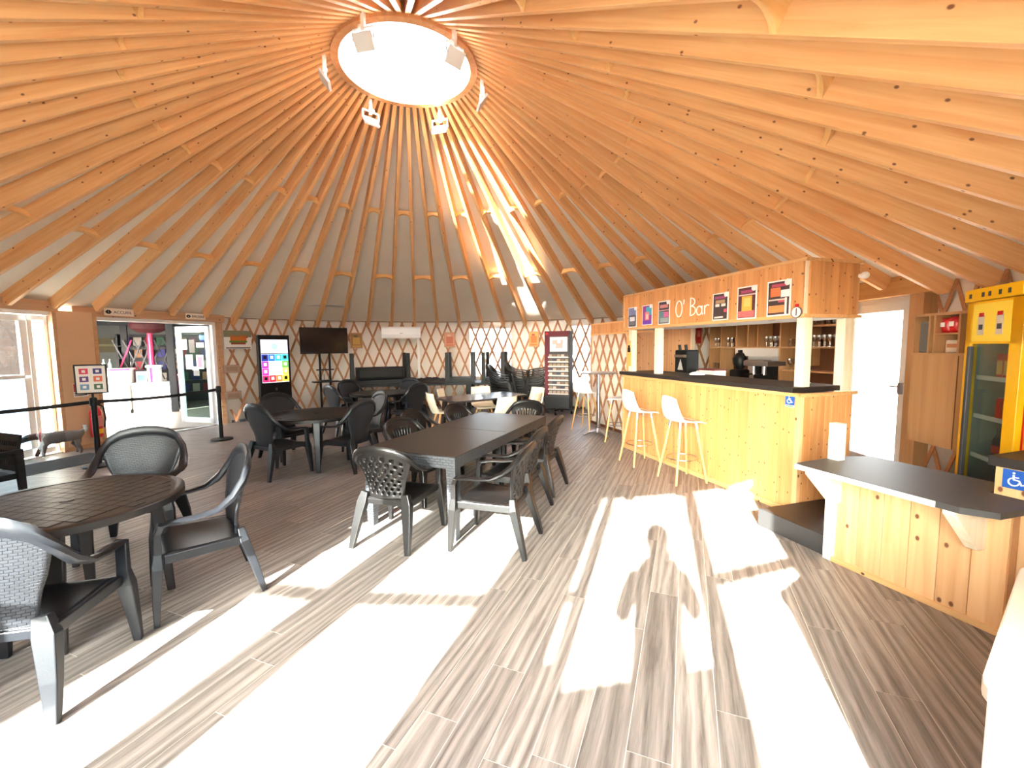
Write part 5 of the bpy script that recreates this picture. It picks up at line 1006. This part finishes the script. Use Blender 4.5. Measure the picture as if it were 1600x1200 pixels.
MB().bx(-.005, FW + .005, -.03, .03, FH - .085, FH + .01).build('header', YELLOW, fr, bevel=.006)
for k, x in enumerate((.06, .22, .30, .42, .52)): MB().bx(x, x + .03, -.033, -.03, FH - .06, FH - .025).build('header_mark', DKGREY, fr)
dr = MB().bx(0, .07, -.01, .03, .3, FH - .09).bx(FW - .13, FW, -.01, .03, .3, FH - .09).bx(0, FW, -.01, .03, .3, .4).bx(0, FW, -.01, .03, FH - .42, FH - .09).build('door', YELLOW, fr, bevel=.004)
MB().bx(.07, FW - .13, .005, .012, .4, FH - .42).build('pane', glassy('fridge_glass', (.80, .84, .80, 1), .10), dr); MB().bx(.075, .115, -.03, .0, .4, FH - .44).build('handle', DKGREY, dr, bevel=.006)
MB().bx(.09, FW - .12, -.0125, -.0095, FH - .40, FH - .11).build('door_panel', flat('pale_yellow', 246, 214, 70), dr)
for x in (.2, .42): MB().bx(x - .04, x + .04, -.0145, -.012, FH - .35, FH - .2).build('brand_print', flat('print_greywhite', 200, 190, 170), dr); MB().bx(x - .03, x + .03, -.0155, -.014, FH - .21, FH - .18).build('brand_print', RED, dr); MB().bx(x - .025, x + .025, -.0155, -.014, FH - .31, FH - .27).build('brand_print', DKGREY, dr)
MF = Matrix.Translation(F0) @ Matrix.Rotation(FRZ, 4, 'Z')
for k, z in enumerate((.70, 1.02, 1.33)): MB().bx(.05, FW - .05, .06, FDp - .06, z - .006, z).build('wire_shelf', flat('shelf_wire', 206, 206, 204), fr); MB().bx(.05, FW - .05, .055, .06, z, z + .03).build('shelf_lip', flat('shelf_wire', 206, 206, 204), fr)
for r_, z in enumerate((.70, 1.02, 1.33)):
    for q in range(5):
        x = .17 + q * .085; w_ = [('can', 'yellow and red carton'), ('bottle', 'dark bottle'), ('carton', 'red carton')][(r_) % 3]
        t = thing(('drink_bottle', 'drink_can', 'drink_carton')[r_], ['%s dark bottle on the lower fridge shelf', '%s drink can on the middle fridge shelf', '%s red carton on the upper fridge shelf'][r_] % ('leftmost', 'second from left', 'middle', 'second from right', 'rightmost')[q], 'drink', MF @ Vector((x, .16, z)), FRZ)
        if r_ == 0: MB().lathe([(.03, 0), (.033, .02), (.033, .15), (.012, .2), (.012, .25)], 10).build('body', flat('bottle_dark', 46, 30, 20, .2), t, smooth=True); MB().lathe([(.0335, .05), (.0335, .11)], 10, cap=False).build('label', flat('label_red', 180, 60, 40), t)
        elif r_ == 1: MB().lathe([(.024, 0), (.03, .01), (.03, .15), (.024, .165)], 10).build('body', [RED, YELLOW, flat('can_orange', 220, 110, 40), RED, DKGREY][q], t, smooth=True); MB().lathe([(.022, .163), (.022, .168)], 10).build('lid', STEEL, t)
        else: MB().bx(-.036, .036, -.03, .03, 0, .2).build('body', flat('carton_red', 190, 60, 50), t); MB().bx(-.03, .03, -.0315, -.03, .04, .15).build('label', flat('carton_label', 226, 190, 120), t)
# chest freezer with a glass lid at the lower right edge, close to the camera
ez = math.atan2(.43, .58); fz = thing('chest_freezer', 'white chest freezer with a grey rim and red mark at the lower right edge', 'freezer', (2.435, -4.79, 0), ez)
def rrect(x0, x1, y0, y1, r_, n=5):
    out = []
    for cx, cy, a0 in ((x1 - r_, y1 - r_, 0), (x0 + r_, y1 - r_, 90), (x0 + r_, y0 + r_, 180), (x1 - r_, y0 + r_, 270)):
        out += [(cx + r_ * math.cos(rad(a0 + 90 * k / n)), cy + r_ * math.sin(rad(a0 + 90 * k / n))) for k in range(n + 1)]
    return out
MB().prism(rrect(0, 1.0, -.6, 0, .07), .06, .735).build('body', PVC, fz, bevel=.012, smooth=True)
MB().prism(rrect(.03, .97, -.57, -.03, .05), 0, .06).build('plinth', DKGREY, fz)
rim = MB(); po = rrect(-.012, 1.012, -.612, .012, .08); pi_ = rrect(.05, .95, -.55, -.05, .04); nn_ = len(po)
vs = [(x, y, .735) for x, y in po] + [(x, y, .78) for x, y in po] + [(x, y, .78) for x, y in pi_] + [(x, y, .735) for x, y in pi_]
rim.add(vs, [(a * nn_ + k, a * nn_ + (k + 1) % nn_, ((a + 1) % 4) * nn_ + (k + 1) % nn_, ((a + 1) % 4) * nn_ + k) for a in range(4) for k in range(nn_)])
rim.build('lid_rim', flat('rim_taupe', 186, 168, 150), fz, bevel=.006)
for k in range(2): MB().bx(.05 + k * .44, .51 + k * .44, -.55, -.05, .757 + k * .01, .763 + k * .01).build('glass_lid', glassy('lid_glass', (.9, .95, .95, 1), .18), fz)
MB().bx(.06, .94, -.54, -.06, .72, .738).build('inner_floor', flat('frost_white', 226, 232, 236), fz)
hp = [(.075 * (16 * math.sin(rad(a)) ** 3) / 16, .075 * (13 * math.cos(rad(a)) - 5 * math.cos(rad(2 * a)) - 2 * math.cos(rad(3 * a)) - math.cos(rad(4 * a))) / 16) for a in range(0, 360, 15)]
MB().prism(hp, 0, .003, Matrix.Translation((-.003, -.34, .50)) @ Matrix.Rotation(-PI / 2, 4, 'Z') @ Matrix.Rotation(PI / 2, 4, 'X')).build('red_mark', RED, fz)
# ================================================================ GOAT at the far left door
def skin_figure(name, verts, edges, radii, mat, parent, loc=(0, 0, 0), rot=(0, 0, 0), sub=2, root=0):
    me = bpy.data.meshes.new(name); me.from_pydata(verts, edges, []); o = bpy.data.objects.new(name, me); COL.objects.link(o); me.materials.append(mat)
    o.location = loc; o.rotation_euler = rot
    if parent is not None: o.parent = parent
    sk = o.modifiers.new('skin', 'SKIN'); sk.use_smooth_shade = True; sk.branch_smoothing = 0.6
    if not me.skin_vertices: me.attributes  # created by the modifier below
    bpy.context.view_layer.objects.active = o
    lay = me.skin_vertices[0] if me.skin_vertices else None
    if lay is None:
        bm = bmesh.new(); bm.from_mesh(me); bm.verts.layers.skin.verify(); bm.to_mesh(me); bm.free(); lay = me.skin_vertices[0]
    for i, r_ in enumerate(radii):
        lay.data[i].radius = r_ if isinstance(r_, tuple) else (r_, r_); lay.data[i].use_root = (i == root)
    ss = o.modifiers.new('sub', 'SUBSURF'); ss.levels = sub; ss.render_levels = sub
    return o
def goat_coat():
    m, n, l, p = newmat('goat_coat'); p.inputs['Roughness'].default_value = .9; tc = n.new('ShaderNodeTexCoord'); sx = n.new('ShaderNodeSeparateXYZ'); l.new(tc.outputs['Object'], sx.inputs[0])
    ns = n.new('ShaderNodeTexNoise'); ns.inputs['Scale'].default_value = 9; ns.inputs['Detail'].default_value = 4; l.new(tc.outputs['Object'], ns.inputs['Vector'])
    a = n.new('ShaderNodeMath'); a.operation = 'MULTIPLY_ADD'; a.inputs[1].default_value = .10; l.new(ns.outputs['Fac'], a.inputs[0]); l.new(sx.outputs[0], a.inputs[2])
    rp_ = n.new('ShaderNodeValToRGB'); e = rp_.color_ramp; e.interpolation = 'CONSTANT'
    e.elements[0].position = 0; e.elements[0].color = srgb(112, 104, 98); e.elements[1].position = .30; e.elements[1].color = srgb(92, 84, 80)
    for pos, c in ((.56, (112, 100, 94)), (.62, (176, 172, 166)), (.72, (66, 38, 26)), (.84, (22, 16, 15))): q = e.elements.new(pos); q.color = srgb(*c)
    mr = n.new('ShaderNodeMapRange'); mr.inputs['From Min'].default_value = -.20; mr.inputs['From Max'].default_value = .42; l.new(a.outputs[0], mr.inputs['Value']); l.new(mr.outputs[0], rp_.inputs['Fac']); l.new(rp_.outputs['Color'], p.inputs['Base Color'])
    bp = n.new('ShaderNodeBump'); bp.inputs['Strength'].default_value = .5; ns2 = n.new('ShaderNodeTexNoise'); ns2.inputs['Scale'].default_value = 90; l.new(tc.outputs['Object'], ns2.inputs['Vector']); l.new(ns2.outputs['Fac'], bp.inputs['Height']); l.new(bp.outputs['Normal'], p.inputs['Normal'])
    return m
GS = 1.15
gt = thing('goat', 'small shaggy grey, white and brown goat walking out of the far left door', 'goat', (-5.74, .86, 0), rad(220))
gv = [(-.17, 0, .275), (-.05, 0, .27), (.08, 0, .275), (.15, 0, .285), (.22, 0, .295), (.28, 0, .285), (.34, 0, .255), (.385, 0, .235),
      (-.19, .045, .20), (-.17, .05, .14), (-.205, .05, .08), (-.19, .05, .012), (-.17, -.045, .20), (-.13, -.05, .14), (-.165, -.05, .08), (-.15, -.05, .012),
      (.13, .045, .19), (.15, .05, .10), (.16, .05, .012), (.15, -.045, .19), (.20, -.05, .10), (.235, -.05, .012), (-.23, 0, .30), (-.255, 0, .345)]
ge = [(0, 1), (1, 2), (2, 3), (3, 4), (4, 5), (5, 6), (6, 7), (0, 8), (8, 9), (9, 10), (10, 11), (0, 12), (12, 13), (13, 14), (14, 15), (2, 16), (16, 17), (17, 18), (2, 19), (19, 20), (20, 21), (0, 22), (22, 23)]
gr_ = [.088, .10, .096, .07, .045, .05, .036, .024, .045, .03, .02, .02, .045, .03, .02, .02, .038, .024, .02, .038, .024, .02, .03, .026]
skin_figure('body', gv, ge, gr_, goat_coat(), gt)
for s in (-1, 1): MB().sweep([(.27, s * .035, .30), (.30, s * .07, .305), (.34, s * .10, .29), (.36, s * .115, .275)], [(.012, .006), (.022, .006), (.018, .005), (.004, .003)], (0, 0, 1), 6).build('ear', flat('ear_dark', 46, 32, 28), gt, smooth=True)
for s in (-1, 1): MB().sphere((.315, s * .036, .285), .007, 6).build('eye', MATTBLACK, gt)
MB().sweep([(-.235, 0, .29), (-.265, 0, .34), (-.26, 0, .375), (-.235, 0, .385)], [(.02, .02), (.03, .028), (.026, .024), (.008, .008)], (0, 1, 0), 8).build('tail', flat('tail_white', 188, 184, 172), gt, smooth=True)
gt.scale = (GS, GS, GS)
MB().tube([(.17 + .0 * math.cos(a), .062 * math.cos(a), .285 + .066 * math.sin(a)) for a in [rad(q * 30) for q in range(13)]], .007, 6, (1, 0, 0)).build('collar', flat('collar_red', 170, 50, 50), gt)
# ================================================================ PHOTOGRAPHER, standing behind the viewpoint against the glazed front
pg = thing('person', 'person in dark clothes holding up a phone in front of the glazed doors', 'person', (1.275, -5.925, 0), 0)
pv = [(0, 0, .95), (0, -.005, 1.12), (0, -.01, 1.30), (0, -.01, 1.42), (0, -.005, 1.50), (0, .005, 1.57), (0, .01, 1.66), (0, .01, 1.74),
      (.09, 0, .90), (.10, .01, .50), (.105, -.01, .09), (.115, .06, .035), (-.09, 0, .90), (-.10, .01, .50), (-.105, -.01, .09), (-.115, .06, .035),
      (.17, -.01, 1.41), (.235, -.01, 1.20), (.16, .05, 1.38), (.115, .075, 1.50), (-.17, -.01, 1.41), (-.235, -.01, 1.20), (-.12, .05, 1.38), (-.03, .075, 1.50)]
pe = [(0, 1), (1, 2), (2, 3), (3, 4), (4, 5), (5, 6), (6, 7), (0, 8), (8, 9), (9, 10), (10, 11), (0, 12), (12, 13), (13, 14), (14, 15), (3, 16), (16, 17), (17, 18), (18, 19), (3, 20), (20, 21), (21, 22), (22, 23)]
pr_ = [(.18, .095), (.175, .09), (.195, .095), (.14, .08), (.06, .055), (.07, .075), (.078, .085), (.06, .07), (.088, .085), (.06, .06), (.042, .045), (.04, .03), (.088, .085), (.06, .06), (.042, .045), (.04, .03), .065, .052, .04, .028, .065, .052, .04, .028]
skin_figure('body', pv, pe, pr_, plain('dark_clothes', srgb(52, 54, 62), .85), pg)
SKIN = plain('skin', srgb(214, 168, 140), .55)
for s, x in ((1, .115), (-1, -.03)):
    for k in range(4): MB().tube([(x, .08, 1.50 + .016 * k), (x - s * .03, .10, 1.515 + .017 * k), (x - s * .055, .112, 1.52 + .017 * k)], [.009, .0085, .007], 7).build('finger', SKIN, pg, smooth=True)
    MB().tube([(x, .085, 1.49), (x - s * .012, .10, 1.53), (x - s * .035, .105, 1.56)], [.010, .009, .008], 7).build('thumb', SKIN, pg, smooth=True)
MB().lathe([(.001, 1.80), (.05, 1.79), (.085, 1.74), (.088, 1.68), (.075, 1.63)], 20, c=(0, .0, 0), cap=False).build('hair', flat('dark_hair', 40, 30, 26), pg, smooth=True, solid=.01)
tag(MB().bx(-.037, .037, -.004, .004, -.075, .075).build('phone', BLACK, None, loc=(1.32, -5.805, 1.585), rot=(0, 0, 0), bevel=.003), 'black phone held up by the person at the glazed doors', 'phone')
